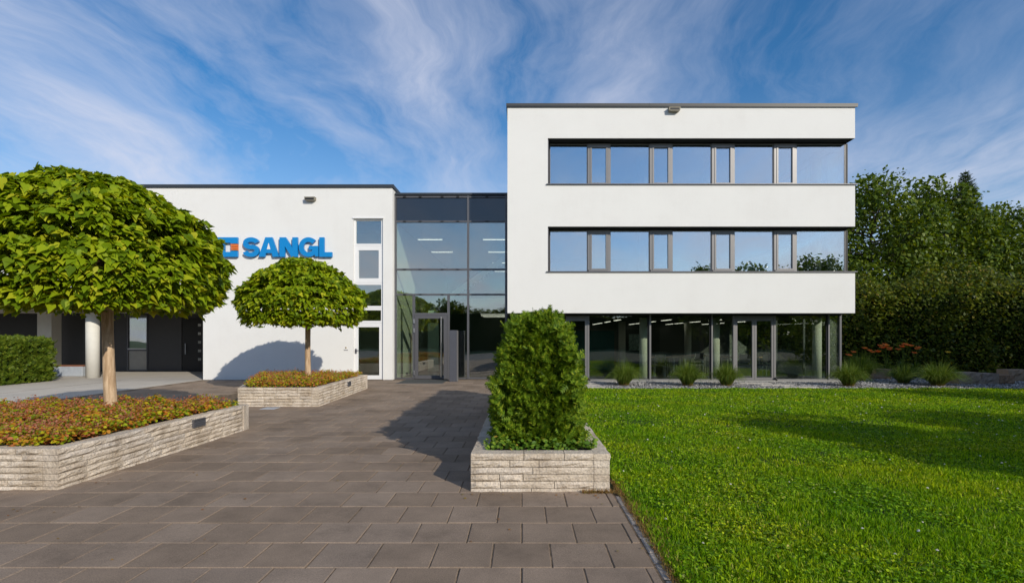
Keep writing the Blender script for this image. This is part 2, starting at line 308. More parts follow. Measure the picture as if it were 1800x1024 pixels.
# ------------------------------------------------------------------ ground
tag(B(-400, 400, -300, 700, -0.6, -0.05).build('ground', plain('meadow', (0.07, 0.10, 0.03), 1.0, var=0.4, scale=0.3)), kind='structure')
tag(B(-40, 0.94, -14, 20.2, -0.3, -0.03).build('asphalt_forecourt', ASPH), kind='structure')
tag(MB().prism_z([(-12.05, 9.0), (-12.0, 24.2), (-34, 24.2), (-34, 9.0)], -0.28, -0.004).build('concrete_drive', CONC), kind='structure')
MB().box(-14.86, -14.84, 9.2, 19.0, -0.01, -0.001).build('joint', JOINT, bpy.data.objects['concrete_drive'])
# paving: slabs in half bond, 0.43 m square
paving = tag(B(-11.98, 0.935, 1.2, DE+0.3, -0.2, -0.007).build('paving', JOINT), kind='structure')
W = 0.43
def slab_mesh(w, d):
    m = MB(); g = 0.0038; b = 0.006
    x0, x1, y0, y1 = g, w-g, g, d-g
    m.add([(x0,y0,-.04),(x1,y0,-.04),(x1,y1,-.04),(x0,y1,-.04),(x0,y0,-b),(x1,y0,-b),(x1,y1,-b),(x0,y1,-b),(x0+b,y0+b,0),(x1-b,y0+b,0),(x1-b,y1-b,0),(x0+b,y1-b,0)],
          [(8,9,10,11),(4,5,9,8),(5,6,10,9),(6,7,11,10),(7,4,8,11),(0,1,5,4),(1,2,6,5),(2,3,7,6),(3,0,4,7)])
    return m
slabs = []
XR = 0.925
holes = [(-9.2, -4.83, 5.45, 8.9), (-8.4, -4.8, 11.95, 15.9), (-0.45, 1.2, 5.45, 12.6)]
k0 = -9
for k in range(k0, 36):
    y0 = 5.292-W*4+W*k
    if y0+W > DE-0.02 or y0 < 1.3: continue
    off = 0.0 if k % 2 == 1 else W/2
    i = -30
    while True:
        x0 = off-0.005+W*i; i += 1
        if x0 < -11.9: continue
        if x0 > XR-0.03: break
        w = min(W, XR-x0)
        if any(x0 > h[0] and x0+w < h[1] and y0 > h[2] and y0+W < h[3] for h in holes): continue
        slabs.append((x0, y0, w))
def inview(s): xc, yc = s[0]+s[2]/2, s[1]+W/2; return s[1] > 2.7 and abs(xc)/yc < 1.08
slabs.sort(key=lambda s: (0 if inview(s) else 1, s[1]))
cache = {}
rest = MB()
for j, (x0, y0, w) in enumerate(slabs):
    dz = random.uniform(-0.002, 0.0015)
    if j < 300 and inview((x0, y0, w)):
        key = round(w, 2)
        if key not in cache: cache[key] = slab_mesh(w, W).mesh('slab')
        o = link('slab', cache[key], SLAB, paving, (x0, y0, dz)); o.rotation_euler = (random.uniform(-.004, .004), random.uniform(-.004, .004), random.uniform(-.004, .004))
    else:
        s = slab_mesh(w, W); s.v = [(a+x0, b+y0, c+dz) for a, b, c in s.v]; rest.add(s.v, s.f)
tag(rest.build('distant_slabs', SLAB, paving), kind='stuff')
# granite edging beside the lawn
edge = tag(B(0.936, 1.03, 1.2, 5.34, -0.2, -0.012).build('edging_strip', JOINT), kind='structure')
y = 1.6
while y < 5.2:
    l = random.uniform(0.17, 0.30); j = random.uniform(-.008, .008)
    MB().rbox(0.942+j, 1.022+j+random.uniform(-.012, .012), y, y+l-0.012, -0.1, random.uniform(-.014, .004), 0.010).build('edging_stone', PEBBLE, edge); y += l
# lawn and gravel bed
LX0, LX1, LY0, LY1 = 1.03, 34.0, 1.2, 15.95
tag(MB().box(LX0, LX1, -14, LY1, -0.25, 0.0).build('lawn_soil', plain('lawn_soil', (0.018, 0.028, 0.006), 1.0, var=0.5, scale=5)), kind='structure')
tag(MB().box(0.94, 30, LY1, 30, -0.25, -0.012).build('gravel_bed', plain('gravel_fines', (0.16, 0.15, 0.14), 1.0, var=0.5, scale=60, bump=0.6)), kind='structure')

# ------------------------------------------------------------------ hall building (white, left)
def wbox(p, name, mat, *a): return B(*a).build(name, mat, p)
hall = thing('hall_building', 'long white plastered two-storey hall building with open porch at far left', 'building', (-12, DL, 0))
def child(o): return o
XC = X(357, DL); HR = X(690, DL); HT = Z(330, DL); PO = Z(541, DL)
wx0, wx1, wz1 = X(621, DL), X(673, DL), Z(384, DL)
def rel(o, parent):                                     # parts are modelled in world coordinates; keep them there under the root
    o.parent = parent; o.location = tuple(-c for c in parent.location); return o
def part(root, name, mat, mb, smooth=False): return rel(mb.build(name, mat, None, None, smooth), root)
def sub(p, name, mat, mb, smooth=False): o = mb.build(name, mat, p, None, smooth); return o
part(hall, 'wall', STUCCO, MB().prism_y([(-34, PO), (XC, PO), (XC, 0), (wx0, 0), (wx0, wz1), (wx1, wz1), (wx1, 0), (HR, 0), (HR, HT), (-34, HT)], DL, DL+0.38))
part(hall, 'side_wall', STUCCO, B(HR-0.36, HR, DL+0.38, 33, 0, HT))
part(hall, 'roof', ANTH, B(-34, HR-0.4, DL+0.39, 33, HT-0.5, HT-0.3))
cop = MB().box(-34.1, HR+0.05, DL-0.05, DL+0.40, HT+0.001, HT+0.115).box(HR-0.37, HR+0.05, DL+0.40, 33, HT+0.001, HT+0.115)
part(hall, 'coping', ANTH, cop)
part(hall, 'porch_ceiling', plain('porch_ceiling', (0.52, 0.50, 0.46), 0.9), B(-34, XC+2, DL+0.382, 24.0, PO+0.012, PO+0.15))
part(hall, 'porch_side_wall', GREYP, B(XC-0.0, XC+0.3, DL+0.382, 24.0, 0, PO+0.01))
PB = 24.0
part(hall, 'porch_back_wall', GREYP, B(-34, XC+2, PB+0.10, PB+0.4, 0, PO+0.15))
for a, b in ((-22.0, -20.4), (-20.38, -18.5), (-17.5, -15.92)):
    part(hall, 'wall_panel', GREYP, B(a, b-0.015, PB+0.03, PB+0.098, 0.02, PO-0.02))
part(hall, 'dark_opening', BLACK, B(-27, X(68, PB), PB+0.05, PB+0.099, 0.0, PO-0.02))
part(hall, 'pier', CONCW, B(X(69, 23), X(94, 23), 22.9, 23.4, 0.0, PO+0.01))
w = part(hall, 'window', ALUD, MB().box(-18.48, -18.42, PB, PB+0.097, 0.02, PO-0.05).box(-17.56, -17.51, PB, PB+0.097, 0.02, PO-0.05).box(-18.42, -17.56, PB, PB+0.097, PO-0.12, PO-0.05).box(-18.42, -17.56, PB, PB+0.097, 0.95, 1.03).box(-18.42, -17.56, PB, PB+0.097, 0.02, 0.08))
sub(w, 'pane', GL_EN, B(-18.42, -17.56, PB+0.05, PB+0.06, 1.03, PO-0.12))
sub(w, 'lower_panel', plain('window_panel', (0.34, 0.33, 0.30), 0.3, spec=0.6), B(-18.42, -17.56, PB+0.05, PB+0.06, 0.08, 0.95))
sub(w, 'sill', FRAMEW, B(-18.42, -17.56, PB-0.03, PB-0.002, 1.03, 1.07))
d = part(hall, 'door', BLACK, B(-15.9, -14.6, PB+0.03, PB+0.098, 0.0, PO-0.2))
for q in range(5): sub(d, 'door_slot', plain('slot_glass', (0.34, 0.34, 0.32), 0.15) if q == 0 else bpy.data.materials['slot_glass'], B(-15.16, -15.02, PB+0.018, PB+0.029, 0.5+q*0.40, 0.62+q*0.40))
sub(d, 'door_handle', STEEL, MB().tube([(-15.72, PB-0.03, 0.8), (-15.72, PB-0.03, 1.3)], 0.018, 8))
for q in range(4): part(hall, 'ceiling_grille', ALUD, B(-21.6+q*2.35, -20.2+q*2.35, 21.6, 21.85, PO-0.004, PO+0.010))
part(hall, 'porch_column', CONCW, MB().tube([(X(163, 20.3), 20.3, -0.02), (X(163, 20.3), 20.3, PO+0.01)], 0.225, 28), True)
# tall stair window with the side door under it
yw = DL+0.10
def hframe(x0, x1, z0, z1, t, y0, y1): return MB().box(x0, x0+t, y0, y1, z0, z1).box(x1-t, x1, y0, y1, z0, z1).box(x0+t, x1-t, y0, y1, z1-t, z1).box(x0+t, x1-t, y0, y1, z0, z0+t)
part(hall, 'window_surround', FRAMEW, MB().box(wx0-0.03, wx1+0.03, DL-0.03, DL-0.002, wz1, wz1+0.05))
pz = lambda p: Z(p, yw)
for a, b, t in ((432, 384.5, 0.075), (497, 432, 0.17), (541, 497, 0.075), (567.5, 541, 0.085)):
    w = part(hall, 'window', FRAMEW, hframe(wx0+0.005, wx1-0.005, pz(a)+0.002, pz(b)-0.002, t, yw-0.03, yw+0.05))
    sub(w, 'pane', GL_EN, B(wx0+t, wx1-t, yw+0.01, yw+0.02, pz(a)+t, pz(b)-t))
w = part(hall, 'side_door', FRAMEW, hframe(wx0+0.005, wx1-0.005, 0.01, pz(567.5)-0.002, 0.15, yw-0.03, yw+0.05))
sub(w, 'pane', GL_EN, B(wx0+0.15, wx1-0.15, yw+0.01, yw+0.02, 0.16, pz(567.5)-0.15))
sub(w, 'door_handle', ALUD, MB().box(wx0+0.05, wx0+0.11, yw-0.055, yw-0.032, 0.98, 1.16).tube([(wx0+0.08, yw-0.09, 1.10), (wx0+0.22, yw-0.09, 1.10)], 0.012, 8).tube([(wx0+0.08, yw-0.09, 1.10), (wx0+0.08, yw-0.05, 1.10)], 0.012, 8))
# stairwell behind it
part(hall, 'stairwell_wall', INWALL, MB().box(-7.9, -7.7, DL+0.4, 23.5, 0, HT-0.6).box(-7.7, HR-0.37, 23.3, 23.5, 0, HT-0.6))
part(hall, 'stairwell_floor', FLOOR_IN, B(-7.7, HR-0.37, DL+0.4, 23.3, -0.02, 0.01)); part(hall, 'stair_landing', FLOOR_IN, B(-7.7, HR-0.37, DL+0.9, 23.3, 2.75, 2.95)); part(hall, 'stairwell_ceiling', FLOOR_IN, B(-7.7, HR-0.37, DL+0.4, 23.3, HT-0.9, HT-0.6))

# wall spouts
def spout(px, py, D, label):
    s = thing('wall_spout', label, 'spout', (X(px, D), D, Z(py, D)), 'metal spouts under the roof edges')
    MB().prism_y([(-0.19, -0.045), (-0.155, -0.075), (0.155, -0.075), (0.19, -0.045), (0.19, 0.045), (-0.19, 0.045)], -0.16, 0.0).build('housing', SPOUT, s)
    MB().box(-0.16, 0.16, -0.166, -0.161, -0.05, 0.02).build('slot', BLACK, s)
    MB().box(-0.20, 0.20, -0.175, -0.002, 0.046, 0.058).build('cover', SPOUT, s)
spout(547, 350.5, DL, 'small metal spout below the roof edge of the left white wall')
spout(1184, 194, DF, 'small metal spout below the roof edge of the tall right building')
# bell beside the side door
bell = thing('door_bell', 'small brass door bell with name plate on white wall beside glazed side door', 'door bell', (X(608, DL), DL, Z(613, DL)))
MB().tube([(0, -0.012, 0.05), (0, 0, 0.05)], 0.028, 14).build('button', plain('brass', (0.55, 0.40, 0.16), 0.35, 0.8), bell)
MB().box(-0.075, 0.075, -0.008, 0, -0.055, -0.03).build('name_plate', ALU, bell)

# ------------------------------------------------------------------ wall sign
def stroke(pts, hw):
    pts = [Vector(p) for p in pts]; Lf, Rt = [], []
    for i, p in enumerate(pts):
        d = (pts[min(i+1, len(pts)-1)]-pts[max(i-1, 0)]).normalized(); n = Vector((-d.y, d.x)); h = hw[i] if hasattr(hw, '__len__') else hw
        Lf.append(p+n*h); Rt.append(p-n*h)
    return [tuple(p) for p in Lf], [tuple(p) for p in Rt]
def strip_prism(Lf, Rt, y0, y1):
    m = MB(); n = len(Lf)
    v = [(p[0], y0, p[1]) for p in Lf]+[(p[0], y0, p[1]) for p in Rt]+[(p[0], y1, p[1]) for p in Lf]+[(p[0], y1, p[1]) for p in Rt]; f = []
    for i in range(n-1):
        f += [(i, i+1, n+i+1, n+i), (2*n+i, 3*n+i, 3*n+i+1, 2*n+i+1), (i, 2*n+i, 2*n+i+1, i+1), (n+i, n+i+1, 3*n+i+1, 3*n+i)]
    f += [(0, n, 3*n, 2*n), (n-1, 3*n-1, 4*n-1, 2*n-1)]
    return m.add(v, f)
S_ = DL/F
sign = thing('wall_sign', 'large blue raised lettering with square emblem mounted on white wall', 'sign', (X(428, DL), DL, Z(452, DL)))
LH = 34*S_; SY0, SY1 = -0.13, -0.035
def letter(mb): o = mb.build('letter', BLUE, sign); return o
def sc(poly, x0, w): return [(x0*S_+a*w*S_, b*LH) for a, b in poly]
# S : 428-460, A: 458-492, N: 494-526, G: 527-561, L: 563-586 (pixels of the photo, turned into metres)
def arc(cx, cy, rx, ry, a0, a1, n): return [(cx+rx*math.cos(math.radians(a0+(a1-a0)*i/n)), cy+ry*math.sin(math.radians(a0+(a1-a0)*i/n))) for i in range(n+1)]
def curve_letter(pts, x0, w, hw):
    P = [(x0*S_+a*w*S_, b*LH) for a, b in pts]; a, b = stroke(P, [h*LH for h in hw] if hasattr(hw, '__len__') else hw*LH); return strip_prism(a, b, SY0, SY1)
s_pts = arc(0.50, 0.71, 0.355, 0.175, 8, 165, 12)+[(0.150, 0.68)]+arc(0.44, 0.66, 0.29, 0.155, 195, 262, 5)+arc(0.55, 0.345, 0.30, 0.155, 82, 15, 5)+[(0.855, 0.305)]+arc(0.49, 0.285, 0.365, 0.175, -15, -172, 12)
letter(curve_letter(s_pts, 2.0, 28.5, 0.115))
letter(MB().prism_y(sc([(0, 0), (0.30, 0), (0.355, 0.19), (0.655, 0.19), (0.71, 0), (1.0, 0), (0.675, 1), (0.335, 1)], 29.5, 35), SY0, SY1))
N_hole = MB().prism_y(sc([(0.415, 0.385), (0.595, 0.385), (0.505, 0.72)], 29.5, 35), SY0-0.003, SY0-0.0005)
lt = [o for o in bpy.data.objects if o.name.startswith('letter')][-1]
sub(lt, 'counter', FRAMEW, N_hole)
letter(MB().prism_y(sc([(0, 0), (0.29, 0), (0.29, 0.55), (0.66, 0), (1, 0), (1, 1), (0.71, 1), (0.71, 0.45), (0.34, 1), (0, 1)], 66, 31.5), SY0, SY1))
g_pts = arc(0.50, 0.5, 0.365, 0.385, 42, 320, 22)
letter(curve_letter(g_pts, 99, 35, 0.118).add(*(lambda m: (m.v, m.f))(MB().prism_y(sc([(0.52, 0.36), (0.52, 0.56), (0.99, 0.56), (0.99, 0.02), (0.84, 0.02), (0.80, 0.13), (0.68, 0.28), (0.70, 0.36)], 99, 35), SY0-0.002, SY1))))
letter(MB().prism_y(sc([(0, 0), (1, 0), (1, 0.24), (0.38, 0.24), (0.38, 1), (0, 1)], 135.5, 22), SY0, SY1))
e0 = -41
em = MB().prism_y(sc([(0, 0), (1, 0), (1, 0.30), (0.66, 0.30), (0.66, 0.25), (0.34, 0.25), (0.34, 0.72), (0.66, 0.72), (0.66, 0.68), (1, 0.68), (1, 1), (0, 1)], e0-1, 34.5), SY0, SY1).build('emblem_frame', BLUE, sign)
for q in range(4): MB().prism_y(sc([(0.66, 0.345+q*0.085), (1.0, 0.345+q*0.085), (1.0, 0.395+q*0.085), (0.66, 0.395+q*0.085)], e0-1, 34.5), SY0, SY1).build('emblem_stripe', ORANGE, sign)

# ------------------------------------------------------------------ glazed entrance
ent = thing('entrance_hall', 'glazed two-storey entrance link between the two white buildings', 'building', (X(790, DE), DE, 0))
EX0, EX1 = HR+0.03, -0.53; ET = Z(345, DE)
m = MB()
def V(px, z0, z1, w=0.07, y0=DE-0.06, y1=DE+0.10): xx = X(px, DE); return (xx-w/2, xx+w/2, y0, y1, z0, z1)
zs = [Z(p, DE) for p in (346.5, 389.5, 473.5, 517.5)]
part(ent, 'coping', ANTH, B(EX0, EX1, DE-0.10, DE+0.6, ET+0.03, ET+0.11))
part(ent, 'roof', ANTH, B(EX0, EX1, DE+0.6, 33, ET-0.25, ET+0.02))
for px, z0, z1 in ((695, 0, ET+0.03), (823, 0, ET+0.03), (889.5, 0, ET+0.03)): part(ent, 'mullion', ALUD, B(*V(px, z0, z1, 0.075)))
for px in (727.5, 788.5): part(ent, 'mullion', ALUD, B(*V(px, 0, zs[3]-0.033, 0.085)))
spans = [(696.8, 821.2), (824.8, 887.7)]
for z in zs:
    for a, b in spans:
        t = part(ent, 'transom', ALUD, B(X(a, DE), X(b, DE), DE-0.055, DE+0.09, z-0.03, z+0.03))
        c = MB()
        for fr in ((0.12, 0.34, 0.65, 0.87) if a < 800 else (0.5,)):
            xx = X(a+(b-a)*fr, DE); c.box(xx-0.05, xx+0.05, DE-0.075, DE-0.056, z-0.022, z+0.018)
        sub(t, 'clamp', BLACK, c)
for a, b in spans:
    part(ent, 'spandrel_pane', SPAND, B(X(a, DE), X(b, DE), DE, DE+0.02, zs[1]+0.03, zs[0]-0.03))
    for z1, z0 in ((zs[1], zs[2]), (zs[2], zs[3])): part(ent, 'pane', GL_EN, B(X(a, DE), X(b, DE), DE, DE+0.012, z0+0.03, z1-0.03))
part(ent, 'pane', GL_EN, B(X(696.8, DE), X(725.5, DE), DE, DE+0.012, 0.06, zs[3]-0.03))
part(ent, 'pane', GL_EN, B(X(790.5, DE), X(821.2, DE), DE, DE+0.012, 0.06, zs[3]-0.03))
part(ent, 'pane', GL_EN, B(X(824.8, DE), X(887.7, DE), DE, DE+0.012, 0.06, zs[3]-0.03))
part(ent, 'pane', GL_EN, B(X(729.5, DE), X(786.5, DE), DE, DE+0.012, Z(551, DE)+0.03, zs[3]-0.03))
part(ent, 'bottom_rail', ALUD, MB().box(X(696.8, DE), X(725.5, DE), DE-0.03, DE+0.05, 0, 0.06).box(X(790.5, DE), X(821.2, DE), DE-0.03, DE+0.05, 0, 0.06).box(X(824.8, DE), X(887.7, DE), DE-0.03, DE+0.05, 0, 0.06))
part(ent, 'transom', ALUD, B(X(729.5, DE), X(786.5, DE), DE-0.055, DE+0.09, Z(553.5, DE), Z(551, DE)+0.03))
dr = part(ent, 'door', ALUD, hframe(X(729.7, DE), X(786.3, DE), 0.012, Z(553.8, DE), 0.13, DE-0.085, DE-0.0))
sub(dr, 'pane', GL_EN, B(X(729.7, DE)+0.13, X(786.3, DE)-0.13, DE-0.05, DE-0.038, 0.142, Z(553.8, DE)-0.13))
sub(dr, 'pull_bar', STEEL, MB().tube([(X(776.5, DE), DE-0.16, 0.09), (X(776.5, DE), DE-0.16, 2.36)], 0.022, 10).tube([(X(776.5, DE), DE-0.16, 0.4), (X(776.5, DE), DE-0.08, 0.4)], 0.012, 8).tube([(X(776.5, DE), DE-0.16, 2.1), (X(776.5, DE), DE-0.08, 2.1)], 0.012, 8))
for zz in (0.25, 1.85, 2.2): sub(dr, 'hinge', STEEL, MB().tube([(X(729, DE), DE-0.11, zz-0.08), (X(729, DE), DE-0.11, zz+0.08)], 0.022, 8))
# inside the entrance
part(ent, 'hall_floor', FLOOR_IN, B(EX0, EX1, DE+0.12, 33, -0.03, 0.006))
part(ent, 'hall_ceiling', CEIL, B(EX0, EX1, DE+0.12, 33, zs[1]-0.02, zs[1]+0.25))
part(ent, 'back_wall', INDARK, B(EX0, EX1, 32.6, 32.9, 0.0, zs[1]))
part(ent, 'side_lining', INWALL, B(HR+0.004, HR+0.05, DE+0.12, 32.5, 0.007, zs[1]-0.03))
part(ent, 'right_lining', INDARK, B(EX1-0.06, EX1-0.01, DE+0.5, 32.5, 0.007, zs[1]-0.03))
gal = part(ent, 'gallery', INWALL, B(X(824, 23), EX1-0.07, 23.0, 32.5, Z(539, 23), Z(524, 23)))
part(ent, 'gallery_wall', INDARK, B(-3.0, -0.62, 27, 27.2, 0.01, Z(539, 23)-0.01))
st = MB()
for q in range(14): st.box(-4.4+q*0.24, -4.4+q*0.24+0.26, 25.2, 26.6, 3.1+q*0.17-0.05, 3.1+q*0.17)
part(ent, 'stair_steps', INWALL, st)
part(ent, 'stair_string', INWALL, MB().prism_y([(-4.5, 2.75), (-4.5, 3.05), (-1.0, 5.5), (-1.0, 5.2)], 25.1, 25.16))
part(ent, 'inner_door', plain('pale_green_door', (0.42, 0.52, 0.44), 0.5), B(X(752, 24), X(771, 24), 24, 24.06, 0.01, 2.25))
def strip_lamp(loc, ln, along, label, group):
    o = thing('ceiling_lamp', label, 'lamp', loc, group)
    a = (ln/2, 0.055) if along == 'x' else (0.055, ln/2)
    MB().box(-a[0], a[0], -a[1], a[1], 0.012, 0.06).build('housing', FRAMEW, o); MB().box(-a[0]+0.01, a[0]-0.01, -a[1]+0.01, a[1]-0.01, 0, 0.0115).build('diffuser', LAMPW, o)
    MB().tube([(-a[0]*0.7, 0, 0.061), (-a[0]*0.7, 0, 0.5)], 0.004, 5).tube([(a[0]*0.7, 0, 0.061), (a[0]*0.7, 0, 0.5)], 0.004, 5).build('suspension_wire', ALU, o)
pos = [('front row, left side', X(756, 20.9), 20.9), ('second row, left side', X(777, 24), 24), ('front row, right side', X(884, 20.9), 20.9), ('second row, right side', X(884, 24), 24), ('third row, right side', X(886, 27.5), 27.5), ('rearmost row, right side', X(884, 31), 31)]
for nm, x, D in pos: strip_lamp((min(x, -1.1), D, 5.55), 1.0, 'x', 'lit strip lamp hanging high in the glazed entrance, '+nm, 'strip lamps in the entrance hall')
for nm, x, D, z in (('nearest the gallery edge', -1.3, 23.5, 2.62), ('middle one', -1.4, 25, 2.62), ('rearmost one', -1.4, 26.4, 2.62)): strip_lamp((x, D, z), 1.2, 'x', 'lit strip lamp under the entrance gallery, '+nm, 'strip lamps under the gallery')
ex = thing('exit_sign', 'small pale escape sign hanging behind the pane over entrance door', 'sign', (X(760, 20.4), 20.4, Z(548, 20.4)))
MB().box(-0.16, 0.16, -0.02, 0.02, -0.06, 0.06).build('panel', plain('exit_pale_green', (0.55, 0.68, 0.56), 0.5), ex); MB().tube([(0, 0, 0.06), (0, 0, 0.5)], 0.006, 6).build('hanger', ALU, ex)
# intercom pillar and mat
pil = thing('intercom_pillar', 'dark grey free-standing metal post right of the entrance door', 'post', (X(798.5, 18.55), 18.55, 0))
MB().rbox(-0.155, 0.10, -0.13, 0.13, 0.0, Z(580, 18.5), 0.008).build('body', plain('pillar_grey', (0.10, 0.105, 0.125), 0.4, 0.3), pil)
MB().rbox(0.102, 0.135, -0.12, 0.12, 0.0, Z(580, 18.5)-0.01, 0.005).build('side_cover', ALU, pil)
mt = thing('door_mat', 'dark rubber mat lying before the glass entrance door', 'mat', (X(748, 18.6), 18.3, 0))
MB().rbox(-0.85, 0.75, -0.65, 0.95, 0.001, 0.012, 0.004).build('mat_panel', MAT_RUB, mt); MB().box(-0.87, 0.77, -0.67, -0.652, 0.0, 0.013).box(-0.87, 0.77, 0.952, 0.97, 0.0, 0.013).build('metal_edge', ALU, mt)

def tilt(o, cx, cy, cz):                                # glazing never sits perfectly plane
    from mathutils import Matrix, Euler
    T_ = Matrix.Translation((cx, cy, cz)); o.matrix_local = T_ @ Euler((random.gauss(0, .006), 0, random.gauss(0, .006))).to_matrix().to_4x4() @ T_.inverted(); return o
# ------------------------------------------------------------------ office building (white, right)
off = thing('office_building', 'white three-storey office block with long window bands at right', 'building', (5.5, DF, 0))
OX0, OX1 = X(892, DF), X(1503, DF); OB = 30.0
fz = lambda p: Z(p, DF)
T0, T1, T2, T3, T4, T5 = fz(187), fz(243), fz(325), fz(398), fz(478.5), fz(550)
XO = X(963, DF)
part(off, 'wall', STUCCO, MB().prism_y([(OX0, T5), (OX1, T5), (OX1, T4), (XO, T4), (XO, T3), (OX1, T3), (OX1, T2), (XO, T2), (XO, T1), (OX1, T1), (OX1, T0), (OX0, T0)], DF, DW-0.05))
for a, b in ((T5, T4), (T3, T2), (T1, T0)): part(off, 'side_wall', STUCCO, B(OX1-0.35, OX1, DW-0.05, OB, a, b))
part(off, 'side_wall', STUCCO, B(OX0, OX0+0.35, DW-0.05, OB, T5, T0))
part(off, 'rear_wall', STUCCO, B(OX0, OX1, OB, OB+0.3, 0, T0))
cop = MB().box(OX0-0.04, OX1+0.07, DF-0.06, DF+0.42, T0+0.001, T0+0.080).box(OX0-0.04, OX0+0.38, DF+0.42, OB+0.3, T0+0.001, T0+0.080).box(OX1-0.38, OX1+0.07, DF+0.42, OB+0.3, T0+0.001, T0+0.080)
copo = part(off, 'coping', plain('coping_metal', (0.055, 0.054, 0.052), 0.5, 0.1), cop)
sub(copo, 'drip_edge', ANTH, MB().box(OX0-0.035, OX1+0.065, DF-0.055, DF-0.004, T0-0.035, T0+0.0005))
cj = MB()
for px in (1014, 1141, 1253, 1380): cj.box(X(px, DF)-0.012, X(px, DF)+0.012, DF-0.063, DF+0.1, T0+0.002, T0+0.084)
sub(copo, 'seam', ANTH, cj)
part(off, 'soffit', ANTH, B(OX0+0.02, OX1-0.02, DF+0.02, OB-0.01, T5-0.014, T5-0.001))
for z0, z1 in ((T5+0.002, T5+0.42), (T3+0.03, T3+0.5), (T1+0.03, T1+0.7)): part(off, 'floor_slab', CEIL, B(OX0+0.36, OX1-0.36, DW+0.15, OB-0.01, z0, z1))
part(off, 'inner_wall', plain('office_wall', (0.60, 0.62, 0.62), 0.8), B(OX0+0.37, OX1-0.5, 25.5, 25.6, T5+0.43, T1+0.02))
for (za, zb), nm in (((T2, T1), 'upper'), ((T4, T3), 'lower')):
    part(off, 'sill', ALUD, MB().box(XO-0.05, OX1+0.06, DF-0.05, DW-0.02, za+0.001, za+0.035).box(OX1-0.37, OX1+0.06, DW-0.02, OB, za+0.001, za+0.035))
    part(off, 'lintel_lining', BLACK, MB().box(XO+0.002, OX1-0.02, DF+0.03, DW+0.02, zb-0.016, zb-0.002).box(XO+0.002, OX1-0.05, DW-0.02, DW+0.12, zb-0.05, zb-0.0165))
    part(off, 'jamb_lining', ALUD, B(XO+0.002, XO+0.03, DF+0.03, DW+0.1, za+0.04, zb-0.055))
    y0, y1 = DW-0.03, DW+0.07; z0, z1 = za+0.037, zb-0.052
    gx = lambda p: X(p, DW)
    edges = [966]+[e for k in range(4) for e in (1033+109*k, 1072+109*k)]+[1486]
    for i in range(9):
        a, b = gx(edges[i]), gx(edges[i+1])
        if i % 2 == 0:
            w = part(off, 'window', ALU, hframe(a+0.001, b-0.001, z0, z1, 0.028, y0+0.02, y1)); tilt(sub(w, 'pane', GL_UP, B(a+0.029, b-0.029, DW+0.015, DW+0.03, z0+0.028, z1-0.028)), (a+b)/2, DW+0.02, (z0+z1)/2)
        else:
            w = part(off, 'casement', ALU, hframe(a, b, z0, z1, 0.075, y0-0.01, y1))
            sub(w, 'sash', ALU, hframe(a+0.082, b-0.082, z0+0.08, z1-0.082, 0.06, y0-0.025, y1-0.02))
            tilt(sub(w, 'pane', GL_UP, B(a+0.143, b-0.143, DW+0.004, DW+0.019, z0+0.141, z1-0.143)), (a+b)/2, DW+0.01, (z0+z1)/2)
            sub(w, 'blind_runner', BLACK, MB().tube([(a+0.02, y0-0.025, z0+0.04), (a+0.02, y0-0.025, z0+0.09)], 0.022, 8))
            sub(w, 'drain_cap', ALUD, MB().box(a+0.2, a+0.25, y0-0.02, y0-0.0115, z0+0.03, z0+0.045).box(b-0.25, b-0.2, y0-0.02, y0-0.0115, z0+0.03, z0+0.045))
    part(off, 'corner_post', BLACK, B(gx(1486), gx(1486)+0.07, DW-0.02, DW+0.08, z0, z1))
    yy = DW+0.08
    while yy < OB-1.5:
        w = part(off, 'side_window', ALU, MB().box(OX1-0.14, OX1-0.07, yy, yy+0.05, z0, z1).box(OX1-0.14, OX1-0.07, yy+0.05, yy+2.3, z0, z0+0.04).box(OX1-0.14, OX1-0.07, yy+0.05, yy+2.3, z1-0.04, z1))
        sub(w, 'pane', GL_UP, B(OX1-0.115, OX1-0.10, yy+0.05, yy+2.3, z0+0.04, z1-0.04)); yy += 2.3
    for xx in (X(1131, 19.2), X(1247, 19.2), X(1432, 19.4)):
        part(off, 'column', CONCW, MB().tube([(xx, 19.3, za-0.93 if nm == 'upper' else T5+0.42), (xx, 19.3, zb+0.03)], 0.17, 20), True)
# ground floor
GB = 0.065; GT = T5-0.016
part(off, 'plinth', plain('plinth_concrete', (0.30, 0.29, 0.27), 0.9), MB().box(OX0, OX1-0.02, DG-0.10, DG+0.12, -0.1, GB-0.002).box(OX1-0.25, OX1-0.02, DG+0.12, OB, -0.1, GB-0.002))
part(off, 'ground_floor', plain('office_floor', (0.085, 0.085, 0.08), 0.3), B(OX0+0.02, OX1-0.26, DG+0.13, OB-0.01, -0.1, GB-0.01))
part(off, 'ground_ceiling', plain('dark_ceiling', (0.035, 0.035, 0.035), 0.9), B(OX0+0.4, OX1-0.3, DG+0.25, OB-0.02, GT-0.09, GT-0.002))
part(off, 'core_wall', INDARK, MB().box(OX0+0.1, 10.9, 27.0, 27.2, GB-0.005, GT-0.1))
part(off, 'blue_partition', plain('teal_partition', (0.01, 0.09, 0.11), 0.25), MB().box(1.6, 4.3, 24.0, 24.08, GB-0.006, 1.9))
gX = lambda p: X(p, DG)
m = MB()
for px, w, mat in ((1142.5, 0.06, ALU), (1251, 0.05, ALU), (1456, 0.05, ALU)):
    part(off, 'mullion', mat, B(gX(px)-w/2, gX(px)+w/2, DG-0.05, DG+0.09, GB, GT))
    part(off, 'mullion_back', BLACK, B(gX(px)-w/2-0.05, gX(px)-w/2-0.001, DG+0.0, DG+0.09, GB, GT))
part(off, 'corner_post', ALUD, B(OX1-0.10, OX1-0.03, DG-0.03, DG+0.06, GB, GT))
